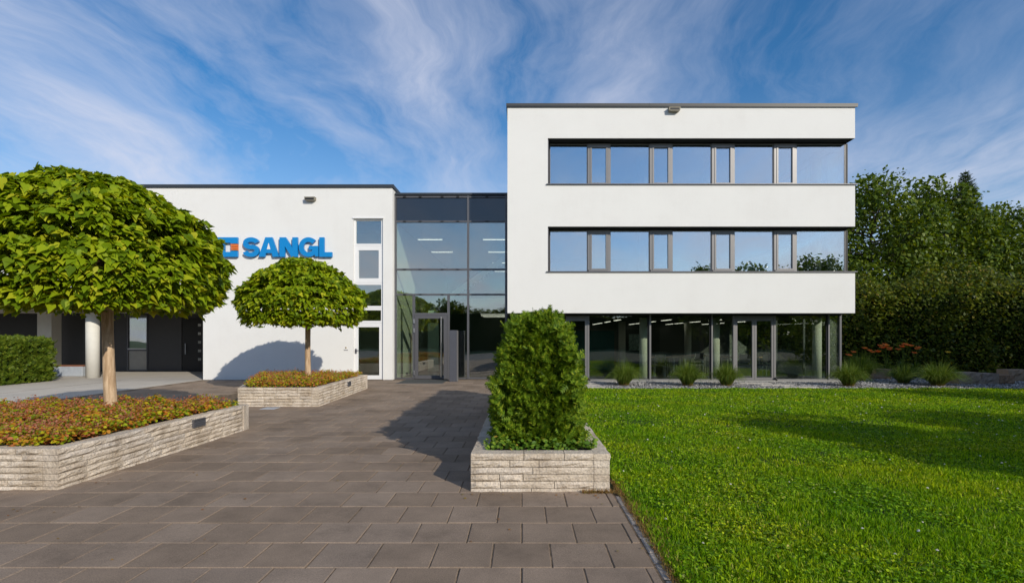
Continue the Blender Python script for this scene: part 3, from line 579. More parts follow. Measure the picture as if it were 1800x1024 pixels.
part(off, 'head_rail', BLACK, B(OX0, OX1-0.05, DG-0.04, DG+0.08, GT-0.05, GT-0.001))
part(off, 'foot_rail', ALU, MB().box(gX(1036), gX(1288), DG-0.02, DG+0.06, GB, GB+0.035).box(gX(1363), OX1-0.1, DG-0.02, DG+0.06, GB, GB+0.035))
for a, b in ((895, 994), (1036, 1141.3), (1143.8, 1250), (1252, 1287.5), (1363, 1455), (1457, 1475)):
    part(off, 'pane', GL_GF, B(gX(a), gX(b), DG+0.01, DG+0.022, GB+0.036, GT-0.051))
for a, b, n in ((994.5, 1035.5, 1), (1288, 1362.5, 2)):
    fr = part(off, 'door_frame', ALU, MB().box(gX(a), gX(a)+0.07, DG-0.06, DG+0.08, GB, GT-0.051).box(gX(b)-0.07, gX(b), DG-0.06, DG+0.08, GB, GT-0.051).box(gX(a)+0.07, gX(b)-0.07, DG-0.06, DG+0.08, GT-0.15, GT-0.051))
    wdt = (gX(b)-gX(a)-0.14)/n
    for q in range(n):
        x0 = gX(a)+0.07+wdt*q
        sub(fr, 'door_leaf', ALU, hframe(x0+0.004, x0+wdt-0.004, GB+0.01, GT-0.155, 0.075, DG-0.045, DG+0.03)); sub(fr, 'pane', GL_GF, B(x0+0.08, x0+wdt-0.08, DG-0.01, DG+0.002, GB+0.086, GT-0.232))
    sub(fr, 'door_stop', BLACK, MB().tube([(gX(b)+0.02, DG-0.10, GB-0.01), (gX(b)-0.05, DG-0.10, GB+0.09)], 0.03, 8))
yy = DG+0.07
while yy < OB-1.6:
    w = part(off, 'side_window', ALUD, B(OX1-0.12, OX1-0.05, yy, yy+0.06, GB, GT)); sub(w, 'pane', GL_GF, B(OX1-0.09, OX1-0.08, yy+0.06, yy+2.25, GB, GT)); yy += 2.25
for xx in (X(1131.5, 19.3), X(1247, 19.3)+0.22, X(1436, 19.3)): part(off, 'column', CONCW, MB().tube([(xx, 19.3, GB), (xx, 19.3, GT-0.01)], 0.16, 24), True)
for xx in (4.7, 7.8): part(off, 'column', CONCW, MB().tube([(xx, 24.2, GB), (xx, 24.2, GT-0.01)], 0.16, 20), True)
# strip lamps under the ground-floor ceiling, running away from the glass
rows = 'nearest second third fourth'.split()
for r, D in enumerate((20.0, 22.3, 24.6, 26.2)):
    for c, xx in enumerate((1.9, 3.7, 5.6, 7.5, 9.4)):
        o = thing('ceiling_lamp', 'lit office ceiling strip lamp, %s row from the glass, %s from left' % (rows[r], ('first', 'second', 'third', 'fourth', 'fifth')[c]), 'lamp', (xx, D, GT-0.16), 'strip lamps in the ground-floor office')
        MB().box(-0.05, 0.05, -0.6, 0.6, 0.012, 0.068).build('housing', ALUD, o); MB().box(-0.045, 0.045, -0.59, 0.59, 0, 0.0115).build('diffuser', LAMPW, o)
# office furniture seen through the glass
def table(x, y, lx, ly, label):
    o = thing('office_table', label, 'table', (x, y, GB-0.01), 'tables in the ground-floor office')
    MB().rbox(-lx/2, lx/2, -ly/2, ly/2, 0.72, 0.75, 0.006).build('table_top', TABLEW, o)
    for sx in (-1, 1):
        for sy in (-1, 1): MB().box(sx*(lx/2-0.08)-0.025, sx*(lx/2-0.08)+0.025, sy*(ly/2-0.08)-0.025, sy*(ly/2-0.08)+0.025, 0, 0.719).build('leg', STEEL, o)
table(5.7, 20.9, 1.8, 0.8, 'wooden office table behind the third ground-floor pane')
table(7.3, 22.6, 1.6, 0.8, 'wooden office table farther back in the middle of the room')
table(9.0, 20.9, 1.7, 0.8, 'wooden office table behind the double glass door')
def chair(x, y, rz, label):
    o = thing('office_chair', label, 'chair', (x, y, GB-0.01), 'chairs in the ground-floor office'); o.rotation_euler.z = rz
    MB().rbox(-0.22, 0.22, -0.22, 0.22, 0.42, 0.46, 0.012).build('seat', CHAIRB, o); MB().rbox(-0.21, 0.21, 0.19, 0.225, 0.55, 0.88, 0.012).build('backrest', CHAIRB, o)
    for sx in (-1, 1):
        MB().tube([(sx*0.20, 0.20, 0), (sx*0.20, 0.19, 0.44), (sx*0.19, 0.235, 0.86)], 0.012, 7).build('leg', STEEL, o); MB().tube([(sx*0.20, -0.2, 0), (sx*0.20, -0.19, 0.425)], 0.012, 7).build('leg', STEEL, o)
chair(5.4, 20.2, 3.0, 'black office chair at the left table, its back to the glass')
chair(6.2, 21.6, 0.2, 'black office chair on the far side of the left table')
chair(7.4, 21.8, 3.3, 'black office chair at the table in the middle of the room')
chair(8.7, 20.2, 2.9, 'black office chair behind the left leaf of the double door')
chair(9.5, 20.3, 3.5, 'black office chair behind the right leaf of the double door')
pt = thing('notice_board', 'dark board with a pinned pale drawing on the far office wall', 'board', (6.3, 26.9, 1.35))
MB().box(-0.9, 0.9, 0, 0.05, -0.65, 0.65).build('board_panel', CHAIRB, pt); MB().box(-0.72, 0.1, -0.008, -0.001, -0.45, 0.4).build('drawing', plain('drawing_paper', (0.28, 0.38, 0.36), 0.7, var=0.7, scale=9), pt)

# ------------------------------------------------------------------ bench in the porch
bn = thing('porch_bench', 'zinc clad bench with reddish wooden top in the left porch', 'bench', (X(122, 21.2), 21.3, 0))
MB().rbox(-0.78, 0.70, -0.3, 0.3, 0.0, 0.40, 0.01).build('base', ZINC, bn); MB().rbox(-0.80, 0.72, -0.31, 0.31, 0.402, 0.44, 0.006).build('wooden_top', WOOD, bn)

# ------------------------------------------------------------------ stone planters
def rough_block(l, h, dpt, seed, corner=(False, False), nx=5, nzv=3):
    """split-face block: local x along the wall 0..l, z 0..h, front face about y=0 (towards -y), back at y=dpt"""
    r = random.Random(seed); m = MB(); vs = []; g = 0.003
    for j in range(nzv+1):
        for i in range(nx+1):
            xx = g+(l-2*g)*i/nx; zz = g+(h-2*g)*j/nzv
            e = (j in (0, nzv)) or (i in (0, nx) and not (corner[0] and i == 0) and not (corner[1] and i == nx))
            yv = (0.004+r.uniform(0, 0.006)) if e else r.uniform(-0.016, 0.005)
            if 0 < i < nx: xx += r.uniform(-.18, .18)*l/nx
            if 0 < j < nzv: zz += r.uniform(-.2, .2)*h/nzv
            vs.append((xx, yv, zz))
    f = [(j*(nx+1)+i, j*(nx+1)+i+1, (j+1)*(nx+1)+i+1, (j+1)*(nx+1)+i) for j in range(nzv) for i in range(nx)]
    b = len(vs); vs += [(g, dpt, g), (l-g, dpt, g), (l-g, dpt, h-g), (g, dpt, h-g)]
    A, Bc, Cc, Dd = 0, nx, (nzv+1)*(nx+1)-1, nzv*(nx+1)
    f += [(b+1, b, b+3, b+2)]
    f += [tuple([A]+[b, b+1]+[i for i in range(nx, 0, -1)])]
    f += [tuple([Dd+i for i in range(nx+1)]+[b+2, b+3])]
    f += [tuple([b, A]+[j*(nx+1) for j in range(1, nzv+1)]+[b+3]), tuple([b+2]+[j*(nx+1)+nx for j in range(nzv, -1, -1)]+[b+1])]
    return m.add(vs, f)
BLK = {}
def stone_run(root, p0, p1, courses, lens, seed, t=0.17, last_cap=True):
    p0 = Vector((*p0, 0)); p1 = Vector((*p1, 0)); d = p1-p0; Ln = d.length; a = math.atan2(d.y, d.x); r = random.Random(seed)
    z = courses[0][0]
    for ci, (z0, z1) in enumerate(courses):
        x = 0.0
        Ln = d.length-t
        while x < Ln-0.01:
            l = r.choice(lens)*r.uniform(0.97, 1.03)
            if ci == 0 and x == 0: pass
            if Ln-x-l < 0.14: l = Ln-x
            h = z1-z0; key = (round(l, 3), round(h, 3), r.randrange(3))
            o = rough_block(l, h, t, r.random()).build('stone_block', STONE, root)
            q = p0+d.normalized()*x
            o.location = (q.x-root.location.x, q.y-root.location.y, z0+(seed % 2)*0.0015); o.rotation_euler.z = a
            x += l
def planter(label, corners, h, courses, lens, seed, visible):
    """corners counter-clockwise seen from above, blocks on every run"""
    c = corners; root = thing('stone_planter', label, 'planter', (c[0][0], c[0][1], 0), 'split-stone planters on the forecourt'); n = len(c)
    inn = []
    cen = Vector((sum(p[0] for p in c)/n, sum(p[1] for p in c)/n))
    for i in range(n):                                  # inner outline
        p = Vector(c[i]); a = (Vector(c[i])-Vector(c[i-1])).normalized(); b = (Vector(c[(i+1) % n])-p).normalized()
        na, nb = Vector((-a.y, a.x)), Vector((-b.y, b.x)); bis = (na+nb); bis = bis/max(bis.dot(na), 0.2); inn.append(p+bis*0.165)
    for i in range(n):
        p, q = c[i], c[(i+1) % n]
        if i in visible: stone_run(root, p, q, courses, lens, seed+i)
        else: stone_run(root, p, q, [(courses[0][0], courses[-1][1])], [0.9], seed+i)
    o = MB().prism_z([tuple(p) for p in inn], 0.0, h-0.05).build('soil', SOIL, root); o.location = (-root.location.x, -root.location.y, 0)
    return root, inn
def courses(h, n, first=0.03):
    zs = [-0.05, first]; st = (h-first)/n; return [(-0.05, first)]+[(first+st*i, first+st*(i+1)) for i in range(n)]
P1, in1 = planter('near left stone planter with the large tree and red ground cover', [(-6.9, 5.39), (-4.87, 5.39), (-4.77, 8.97), (-8.7, 8.85)], 0.43, courses(0.43, 6), [0.36, 0.48, 0.6, 0.3], 11, (0, 1))
P2, in2 = planter('farther left stone planter with the smaller tree near the side door', [(-6.57, 11.85), (-4.69, 11.85), (-4.83, 16.05), (-8.2, 15.9)], 0.43, courses(0.43, 6), [0.36, 0.48, 0.6, 0.3], 23, (0, 1, 3))
P3, in3 = planter('right stone planter holding the clipped yew hedge beside the lawn', [(-0.537, 5.33), (0.915, 5.33), (0.915, 12.7), (-0.537, 12.7)], 0.392, courses(0.392, 5, 0.027), [0.30, 0.42, 0.55, 0.24, 0.65], 37, (0, 1, 3))
def wall_lamp(root, p, a, w, h, z, label):
    o = thing('recessed_lamp', label, 'lamp', (p[0], p[1], z), 'recessed lamps in the planter walls'); o.rotation_euler.z = a
    hframe(-w/2, w/2, -h/2, h/2, 0.014, -0.024, 0.01).build('frame', ALUD, o); MB().box(-w/2+0.014, w/2-0.014, -0.008, 0.006, -h/2+0.014, h/2-0.014).build('lens', plain('lamp_lens', (0.10, 0.11, 0.13), 0.3), o)
    s = MB()
    for k in (-1, 0, 1): s.box(-w/2+0.014, w/2-0.014, -0.02, -0.009, k*0.026-0.005, k*0.026+0.005)
    s.build('louvre', ALUD, o)
wall_lamp(P1, (-4.807+0.004, 7.62), math.radians(88.4), 0.27, 0.115, 0.335, 'dark recessed lamp in the side of the near left planter')
wall_lamp(P2, (-4.764+0.004, 14.1), math.radians(91.9), 0.27, 0.115, 0.32, 'dark recessed lamp in the side of the farther left planter')
# small access cover in the paving beside planter two
cv = thing('access_cover', 'small pale square cover in the paving before the farther left planter', 'cover', (X(477, 11.6), 11.55, 0)); MB().rbox(-0.16, 0.16, -0.16, 0.16, -0.01, 0.006, 0.004).build('cover_plate', ZINC, cv); hframe(-0.19, 0.19, -0.19, 0.19, 0.028, -0.012, 0.008)
def in_poly(p, poly):
    c = False; j = len(poly)-1
    for i in range(len(poly)):
        a, b = poly[i], poly[j]
        if (a[1] > p[1]) != (b[1] > p[1]) and p[0] < (b[0]-a[0])*(p[1]-a[1])/(b[1]-a[1])+a[0]: c = not c
        j = i
    return c
def poly_pts(poly, n, grow=0.0):
    cx = sum(p[0] for p in poly)/len(poly); cy = sum(p[1] for p in poly)/len(poly)
    pl = [(cx+(p[0]-cx)*(1+grow), cy+(p[1]-cy)*(1+grow)) for p in poly]
    x0, x1 = min(p[0] for p in pl), max(p[0] for p in pl); y0, y1 = min(p[1] for p in pl), max(p[1] for p in pl); out = []
    while len(out) < n:
        p = (random.uniform(x0, x1), random.uniform(y0, y1))
        if in_poly(p, pl): out.append(p)
    return np.array(out)
LOBE = ([(0, 0, 0), (-0.36, 0.30, 0.06), (-0.30, 0.78, 0.02), (0, 1.0, -0.08), (0.30, 0.78, 0.02), (0.36, 0.30, 0.06), (0, 0.5, -0.03)],
        [(0, 6, 1), (1, 6, 2), (2, 6, 3), (3, 6, 4), (4, 6, 5), (5, 6, 0)])
def rdir(n, up=0.0):
    a = rng.uniform(0, 2*np.pi, n); e = np.arcsin(np.clip(rng.uniform(-1, 1, n)*0.6+up, -1, 1)); return np.stack([np.cos(a)*np.cos(e), np.sin(a)*np.cos(e), np.sin(e)], -1)
def ground_cover(inn, h, n, label):
    P = poly_pts([tuple(p) for p in inn], n, 0.035); z = np.array([0.085+0.075*(nz((p[0], p[1], 0), 2.3))+0.05*nz((p[0], p[1], 5), 6.0) for p in P])
    pos = np.column_stack([P, h-0.03+z*1.35*rng.uniform(0.4, 1.3, n)])
    nrm = unit(np.column_stack([rng.normal(0.15, .42, n), rng.normal(-.25, .42, n), np.ones(n)])); d = rdir(n, -0.15)
    Vv, T = scatter(*LOBE, basis(d, nrm), pos, rng.uniform(0.028, 0.058, n))
    o = link('ground_cover', tri_mesh('ground_cover', Vv, T), COVER); tag(o, label, 'ground cover', kind='stuff')
    k = n//24; P = poly_pts([tuple(p) for p in inn], k, 0.0); zz = h+0.02+rng.uniform(0.06, 0.17, k)     # red flower stems
    sv = []; tt = []
    for (x, yv), z in zip(P, zz):
        dx, dy = random.gauss(0, .04), random.gauss(0, .04); b = len(sv); a = random.uniform(0, 6.28); wx, wy = math.cos(a)*.0028, math.sin(a)*.0028
        sv += [(x-wx, yv-wy, h-.02), (x+wx, yv+wy, h-.02), (x+dx, yv+dy, z)]; tt.append((b, b+1, b+2))
        for q in range(4):
            b = len(sv); ex, ey, ez = random.gauss(0, .022), random.gauss(0, .022), random.uniform(-.04, .02)
            c = Vector((x+dx+ex, yv+dy+ey, z+ez)); s = random.uniform(.007, .013)
            u = Vector((random.gauss(0, 1), random.gauss(0, 1), random.gauss(0, 1))).normalized(); v = u.orthogonal().normalized()
            sv += [tuple(c+u*s), tuple(c+v*s), tuple(c-u*s), tuple(c-v*s)]; tt += [(b, b+1, b+2), (b, b+2, b+3)]
    s = link('flower_stems', tri_mesh('flower_stems', sv, tt), REDSTEM, o); tag(s, kind='stuff')
ground_cover(in1, 0.43, 30000, 'red and green ground cover filling the near left planter')
ground_cover(in2, 0.43, 16000, 'red and green ground cover filling the farther left planter')
# ivy skirt at the foot of the hedge
nI = 800
P = np.column_stack([rng.uniform(-0.40, 0.80, nI), 5.52+np.abs(rng.normal(0, 0.14, nI)), np.zeros(nI)])
kk = rng.random(nI) < 0.45; P[kk, 1] = rng.uniform(5.6, 9, kk.sum()); P[kk, 0] = np.where(rng.random(kk.sum()) < .65, rng.uniform(.62, .82, kk.sum()), rng.uniform(-.42, -.3, kk.sum()))
P[:, 2] = 0.385+np.abs(rng.normal(0, 0.055, nI))
Vv, T = scatter(*LOBE, basis(rdir(nI, -0.1), unit(np.column_stack([rng.normal(0, .6, nI), rng.normal(-.5, .6, nI), np.ones(nI)]))), P, rng.uniform(0.03, 0.062, nI))
tag(link('creeping_plants', tri_mesh('creeping_plants', Vv, T), IVY), 'bright green creeping leaves round the foot of the clipped hedge', 'ground cover', kind='stuff')

# ------------------------------------------------------------------ clipped catalpa trees
HEART = ([(0, 0, 0), (-.20, -.10, .045), (-.43, .10, .075), (-.46, .36, .06), (-.24, .70, .01), (0, 1.18, -.17), (.24, .70, .01), (.46, .36, .06), (.43, .10, .075), (.20, -.10, .045), (0, .34, -.01), (0, .70, -.05)],
         [(0, 10, 1), (1, 10, 2), (2, 10, 3), (3, 10, 11), (3, 11, 4), (4, 11, 5), (5, 11, 6), (6, 11, 7), (11, 10, 7), (7, 10, 8), (8, 10, 9), (9, 10, 0)])
def catalpa(x, y, base, R, zrim, ztop, trunk_r, n, leaf, label, seed, cx=0, cy=0, pick=0, lean=0.0):
    root = thing('catalpa_tree', label, 'tree', (x, y, base), 'clipped trees in the planters'); r = np.random.default_rng(seed); H = ztop-base; zr = zrim-base
    zt = zr+0.05
    pts = [(0, 0, -0.1), (0.01, 0, 0.12), (lean*.3, 0, zt*0.4), (lean*.8, .01, zt*0.75), (lean, .02, zt), (lean, .02, zt+0.35)]
    MB().tube(pts, [trunk_r*1.22, trunk_r*1.04, trunk_r*0.95, trunk_r*0.9, trunk_r*0.95, trunk_r*0.7], 18).build('trunk', BARK1, root, None, True)
    for k in range(9):
        a = k*2*math.pi/9+0.3; l = R*random.uniform(0.6, 0.85); zz = zt+random.uniform(-.05, .25)
        MB().tube([(lean, .02, zz-0.05), (lean+math.cos(a)*l*.35, math.sin(a)*l*.35, zz+0.25*(H-zr)), (cx+math.cos(a)*l, cy+math.sin(a)*l, zz+(0.25+0.25*(k % 3))*(H-zr)*.8)], [trunk_r*.45, trunk_r*.28, .012], 7).build('limb', BARK1, root, None, True)
    # points on and under a lumpy dome
    phi = r.uniform(0, 2*np.pi, n); u = r.random(n); kind = r.random(n)
    th = np.where(kind < 0.74, np.arccos(1-u*0.98), np.pi/2)           # polar angle on the dome, 0 on top
    cr = np.sin(th)**1.10; cz = np.cos(th)**1.22
    rad = R*cr; zz = zr+0.30*(H-zr)+(H-zr)*0.70*cz
    low = kind >= 0.74                                                   # rim and underside
    qa = r.random(n); flat = r.random(n) < 0.45
    rl = np.where(flat, R*0.88*np.sqrt(r.uniform(0.05, 1.0, n)), R*(1-0.14*qa**1.6)); zl = np.where(flat, zr+(H-zr)*(0.03+0.10*(rl/R)**2), zr+(H-zr)*0.30*(1-qa))+r.normal(0, .06, n)
    rad = np.where(low, rl, rad); zz = np.where(low, zl, zz)
    lump = np.array([nz((math.cos(p)*2.2+seed, math.sin(p)*2.2, t*1.7), 1.25) for p, t in zip(phi, zz)])
    lump2 = np.array([nz((math.cos(p)*6+seed, math.sin(p)*6, t*6.5), 1.0) for p, t in zip(phi, zz)])
    tier = 0.03*np.sin(zz*13+phi*2.0)
    depth = np.abs(r.normal(0, 0.16, n))
    sc_ = 1+0.12*lump+0.085*lump2+tier-depth; sc_ = np.where(low, 1+0.10*lump+0.05*lump2-0.35*np.abs(r.normal(0, .12, n)), sc_)
    rad *= sc_; zz = np.where(low, zz, zr+0.30*(H-zr)+(zz-zr-0.30*(H-zr))*(sc_*0.5+0.5))
    pos = np.column_stack([cx+rad*np.cos(phi), cy+rad*np.sin(phi), zz])
    keep = ~((lump2+0.6*lump < -0.26) & (depth < 0.16) & ~low & (th > 0.75))
    out = np.column_stack([np.cos(phi), np.sin(phi), np.zeros(n)])
    steep = np.clip(th/(np.pi/2), 0, 1)[:, None]
    nrm = unit(out*(0.12+0.27*steep**1.5)+np.array([0, 0, 1.0])*(1.05-0.30*steep)+r.normal(0, 0.30, (n, 3)))
    d = unit(out*(1.0-0.25*steep)+np.array([0, 0, -1.0])*(0.08+0.34*steep)+r.normal(0, 0.36, (n, 3)))
    S = leaf*r.uniform(0.5, 1.35, n); pos -= d*S[:, None]*0.5
    Rm = basis(d, nrm)
    idx = np.where(keep)[0]
    chosen = np.array([], int)
    if pick:
        cl = np.array([-x, -y, CAMZ-base]); dist = np.linalg.norm(pos-cl, axis=1); face = np.einsum('ij,ij->i', Rm[:, :, 2], unit(cl-pos)); score = dist-3.2*np.maximum(face, 0)+4*depth
        wpx = pos[:, 0]+x; wpy = pos[:, 1]+y; score = np.where(wpx/wpy < -1.0, score+50, score)
        chosen = idx[np.argsort(score[idx])[:pick]]; idx = np.setdiff1d(idx, chosen)
    Vv, T = scatter(*HEART, Rm[idx], pos[idx], S[idx])
    tag(link('crown', tri_mesh('crown', Vv, T), LEAF1, root), kind='stuff')
    if pick:
        me = tri_mesh('leaf', HEART[0], HEART[1])
        me.materials.append(LEAF1)
        from mathutils import Matrix
        for i in chosen:
            o = link('leaf', me, None, root); M4 = Matrix([[*(Rm[i][k]*S[i]), pos[i][k]] for k in range(3)]+[[0, 0, 0, 1]]); o.matrix_local = M4
    return root
catalpa(-6.62, 8.25, 0.42, 1.90, 2.07, 4.24, 0.086, 29000, 0.116, 'large round clipped catalpa tree in the near left planter', 3, cx=-0.40, cy=0.12, pick=300, lean=-0.06)
catalpa(-6.16, 14.75, 0.42, 1.72, 1.97, 3.82, 0.080, 18000, 0.116, 'smaller-looking clipped catalpa tree in the farther planter below the sign', 8, cx=-0.12, pick=0)

# ------------------------------------------------------------------ yew hedge in the right planter
def sprig():
    v = []; t = []
    for k in range(4):
        yv = 0.16+0.23*k; ln = 0.44-0.05*k
        for s in (-1, 1):
            b = len(v); v += [(0, yv-.12, 0), (0, yv+.11, 0), (s*ln, yv+.17, .06)]; t.append((b, b+1, b+2))
    b = len(v); v += [(-.02, 0, 0), (.02, 0, 0), (0, 1.02, .04)]; t.append((b, b+1, b+2)); b = len(v); v += [(-.04, .9, .02), (.04, .9, .02), (0, 1.16, .06)]; t.append((b, b+1, b+2))
    return v, t
SPR = sprig()
def hedge_box(root, cx, prof, y0, y1, zb, n, size, mat, core, seed, ends=0.35, axis='y', nscale=1.0, dirz=0.75):
    """prof: list of (z, half width); surface points on sides, ends and top"""
    r = np.random.default_rng(seed); zs = np.array([p[0] for p in prof]); hw = np.array([p[1] for p in prof]); zt = zs[-1]
    pts = []; nr = []
    Ly = y1-y0; hh = zt-zb
    aS, aE, aT = 2*Ly*hh, 2*2*hw.max()*hh, 2*hw[-1]*Ly
    kd = r.choice(4, n, p=np.array([aS*.5, aS*.5, aE*1.6, aT*1.2])/(aS+aE*1.6+aT*1.2))
    z = zb+hh*r.random(n); w = np.interp(z, zs, hw); yy = r.uniform(y0, y1, n); s = r.uniform(-1, 1, n)
    p = np.zeros((n, 3)); nn = np.zeros((n, 3))
    taper = lambda z: (z-zb)/hh*0.16
    for i in (0, 1):
        q = kd == i; sg = -1 if i == 0 else 1; p[q] = np.column_stack([sg*w[q], yy[q], z[q]]); nn[q] = (sg, 0, .15)
    q = kd == 2; fr = np.where(r.random(n) < 0.72, 1, 0); p[q] = np.column_stack([s[q]*w[q], np.where(fr[q] == 1, y0+taper(z[q])+0.16*np.abs(s[q])**3, y1-0.16*np.abs(s[q])**3), z[q]]); nn[q] = np.column_stack([s[q]*.5, np.where(fr[q] == 1, -1, 1), np.full(q.sum(), .15)])
    q = kd == 3; p[q] = np.column_stack([s[q]*hw[-1], np.maximum(yy[q], y0+.16), zt+0.06*(1-s[q]**2)]); nn[q] = np.column_stack([s[q]*.5, np.zeros(q.sum()), np.ones(q.sum())])
    nn = unit(nn)
    lump = np.array([nz(a, 2.6*nscale)*0.08+nz(a, 9*nscale)*0.13 for a in p])/nscale
    dep = np.abs(r.normal(0, 0.06, n))/nscale
    p = p+nn*(lump-dep)[:, None]
    d = unit(nn*0.9+np.array([0, 0, dirz])+r.normal(0, .42, (n, 3))); up = unit(nn+np.array([0, -.2, .7])+r.normal(0, .45, (n, 3)))
    p[:, 0] += cx; S = size*r.uniform(.65, 1.35, n)
    p -= d*S[:, None]*.4
    loc = np.array(root.location); 
    Vv, T = scatter(*SPR, basis(d, up), p-loc, S); tag(link('foliage', tri_mesh('foliage', Vv, T), mat, root), kind='stuff')
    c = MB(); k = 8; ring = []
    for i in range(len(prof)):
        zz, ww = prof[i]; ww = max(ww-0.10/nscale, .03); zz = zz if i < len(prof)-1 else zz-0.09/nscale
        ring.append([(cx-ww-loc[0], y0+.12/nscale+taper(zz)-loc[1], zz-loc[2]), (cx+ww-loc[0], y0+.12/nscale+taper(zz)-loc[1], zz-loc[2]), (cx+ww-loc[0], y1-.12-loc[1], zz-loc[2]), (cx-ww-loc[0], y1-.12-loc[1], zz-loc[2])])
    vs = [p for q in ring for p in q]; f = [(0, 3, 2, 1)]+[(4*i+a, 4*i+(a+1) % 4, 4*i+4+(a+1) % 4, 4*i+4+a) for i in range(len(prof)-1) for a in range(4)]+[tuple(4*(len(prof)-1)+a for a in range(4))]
    c.add(vs, f).build('shade_core', core, root)  # added solid core: blocks light, its dark colour stands in for interior shade
hy = thing('yew_hedge', 'clipped dark green yew hedge growing in the right stone planter', 'hedge', (0.2, 5.8, 0.36))
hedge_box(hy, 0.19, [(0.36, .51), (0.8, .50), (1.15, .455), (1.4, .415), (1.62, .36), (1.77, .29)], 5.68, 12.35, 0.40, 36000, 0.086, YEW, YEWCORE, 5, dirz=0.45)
for k in range(5): MB().tube([(0, .35+k*1.3, -0.05), (0, .35+k*1.3, .5)], .03, 7).build('stem', BARK2, hy)
hb = thing('box_hedge', 'low clipped green hedge standing on the drive at far left', 'hedge', (-19.1, 16.7, 0))
hedge_box(hb, -19.1, [(0.0, 1.95), (0.6, 2.0), (1.2, 1.98), (1.5, 1.88)], 14.6, 18.9, 0.02, 15000, 0.15, HEDGEG, YEWCORE, 6)

# ------------------------------------------------------------------ lawn grass
def blades(P, h, w, mat, name, lean=0.55):
    n = len(P); a = rng.uniform(0, 2*np.pi, n); sx = np.column_stack([np.cos(a), np.sin(a), np.zeros(n)])*(w/2)[:, None]
    b = rng.uniform(0, 2*np.pi, n); ln = np.abs(rng.normal(lean*.6, lean*.6, n)); dv = np.column_stack([np.cos(b)*ln, np.sin(b)*ln, np.ones(n)])
    dv = unit(dv)*h[:, None]
    mid = P+dv*0.55+np.array([0, 0, 0.0]); tip = P+dv*np.array([1.25, 1.25, 0.92])
    Vv = np.stack([P-sx, P+sx, mid+sx*0.9, mid-sx*0.9, tip], 1).reshape(-1, 3); k = np.arange(n)[:, None, None]*5
    T = (np.array([(0, 1, 2), (0, 2, 3), (3, 2, 4)])[None]+k).reshape(-1, 3)
    return tri_mesh(name, Vv, T)
def lawn_points(y0, y1, dens):
    x1 = y1*1.06+0.3; area = (x1-LX0)*(y1-y0); n = int(area*dens)
    P = np.column_stack([rng.uniform(LX0-0.015, x1, n), rng.uniform(y0, y1, n)]); P = P[P[:, 0] < P[:, 1]*1.0+0.5]
    P = P[~((P[:, 0] < 0.99) & (P[:, 1] > 5.3))]; return P
GP = []; GH = []; GW = []
for y0, y1, dens, h, w in ((2.6, 4.2, 11000, .062, .0062), (4.2, 6.2, 7200, .060, .0074), (6.2, 9.0, 4200, .056, .0092), (9.0, 12.5, 2100, .050, .0135), (12.5, 16.0, 1250, .052, .0190)):
    P = lawn_points(y0, y1, dens); n = len(P)
    if y0 > 10: P = P[P[:, 1] < 15.92+0.06*np.sin(P[:, 0]*3.1)+0.05*np.sin(P[:, 0]*7.7)]; n = len(P)
    hm = np.array([0.85+0.45*mnoise.noise(Vector((p[0]*1.6, p[1]*1.6, 0)))+0.30*mnoise.noise(Vector((p[0]*5, p[1]*5, 3))) for p in P])
    GP.append(np.column_stack([P, np.zeros(n)-0.004])); GH.append(h*np.clip(hm, .4, 1.6)*rng.uniform(.5, 1.35, n)); GW.append(w*rng.uniform(.6, 1.5, n))
GP = np.concatenate(GP); GH = np.concatenate(GH); GW = np.concatenate(GW)
tag(link('lawn_grass', blades(GP, GH, GW, GRASS, 'lawn_grass', 0.85), GRASS), 'short bright green grass and clover of the sunlit lawn at right', 'grass', kind='stuff')
# clover leaves in the lawn
CL = []
for y0, y1, dens in ((2.6, 5.5, 520), (5.5, 9, 240), (9, 15.5, 70)): CL.append(lawn_points(y0, y1, dens))
P = np.concatenate(CL); q = np.array([mnoise.noise(Vector((p[0]*.8+9, p[1]*.8, 1))) for p in P]) > -0.12; P = P[q]; n = len(P)
pos = np.column_stack([P, 0.022+rng.uniform(0, .028, n)])
TRI = ([(0, 0, 0), (-.5, .45, .1), (-.25, .95, .08), (0, .8, 0), (.25, .95, .08), (.5, .45, .1)], [(0, 3, 1), (1, 3, 2), (0, 5, 3), (5, 4, 3)])
Vs, Ts = [], []; basev = 0
a0 = rng.uniform(0, 2*np.pi, n); tl = unit(np.column_stack([rng.normal(.25, .5, n), rng.normal(-.35, .5, n), np.ones(n)])); Sz = rng.uniform(.011, .020, n)*(1+0.06*P[:, 1])
for k in range(3):
    a = a0+k*2*np.pi/3; d = np.column_stack([np.cos(a), np.sin(a), rng.normal(0, .1, n)]); Vv, T = scatter(*TRI, basis(d, tl), pos, Sz); Vs.append(Vv); Ts.append(T+basev); basev += len(Vv)
tag(link('clover', tri_mesh('clover', np.concatenate(Vs), np.concatenate(Ts)), GRASS), 'small clover leaves spread through the lawn at right', 'ground cover', kind='stuff')
# dry fringe along the edging and the planter foot
n = 4200; P = np.column_stack([0.975+np.abs(rng.normal(0, .085, n)), rng.uniform(2.6, 5.7, n), np.zeros(n)]); k = 500
P[:k, 0] = rng.uniform(.62, 1.08, k); P[:k, 1] = 5.30-np.abs(rng.normal(0, .022, k))
tag(link('dry_grass_fringe', blades(P, rng.uniform(.02, .065, n), rng.uniform(.003, .006, n), DRYGRASS, 'dry_grass_fringe', 1.2), DRYGRASS), 'withered yellow brown grass along the edging stones and planter foot', 'grass', kind='stuff')
# longer weed blades
n = 260; P = lawn_points(3, 9, 8)[:n]; n = len(P)
tag(link('tall_grass_blades', blades(np.column_stack([P, np.zeros(n)]), rng.uniform(.07, .12, n), rng.uniform(.007, .013, n), GRASS, 'tall_grass_blades', 1.3), IVY), 'scattered longer pale blades standing out of the lawn', 'grass', kind='stuff')

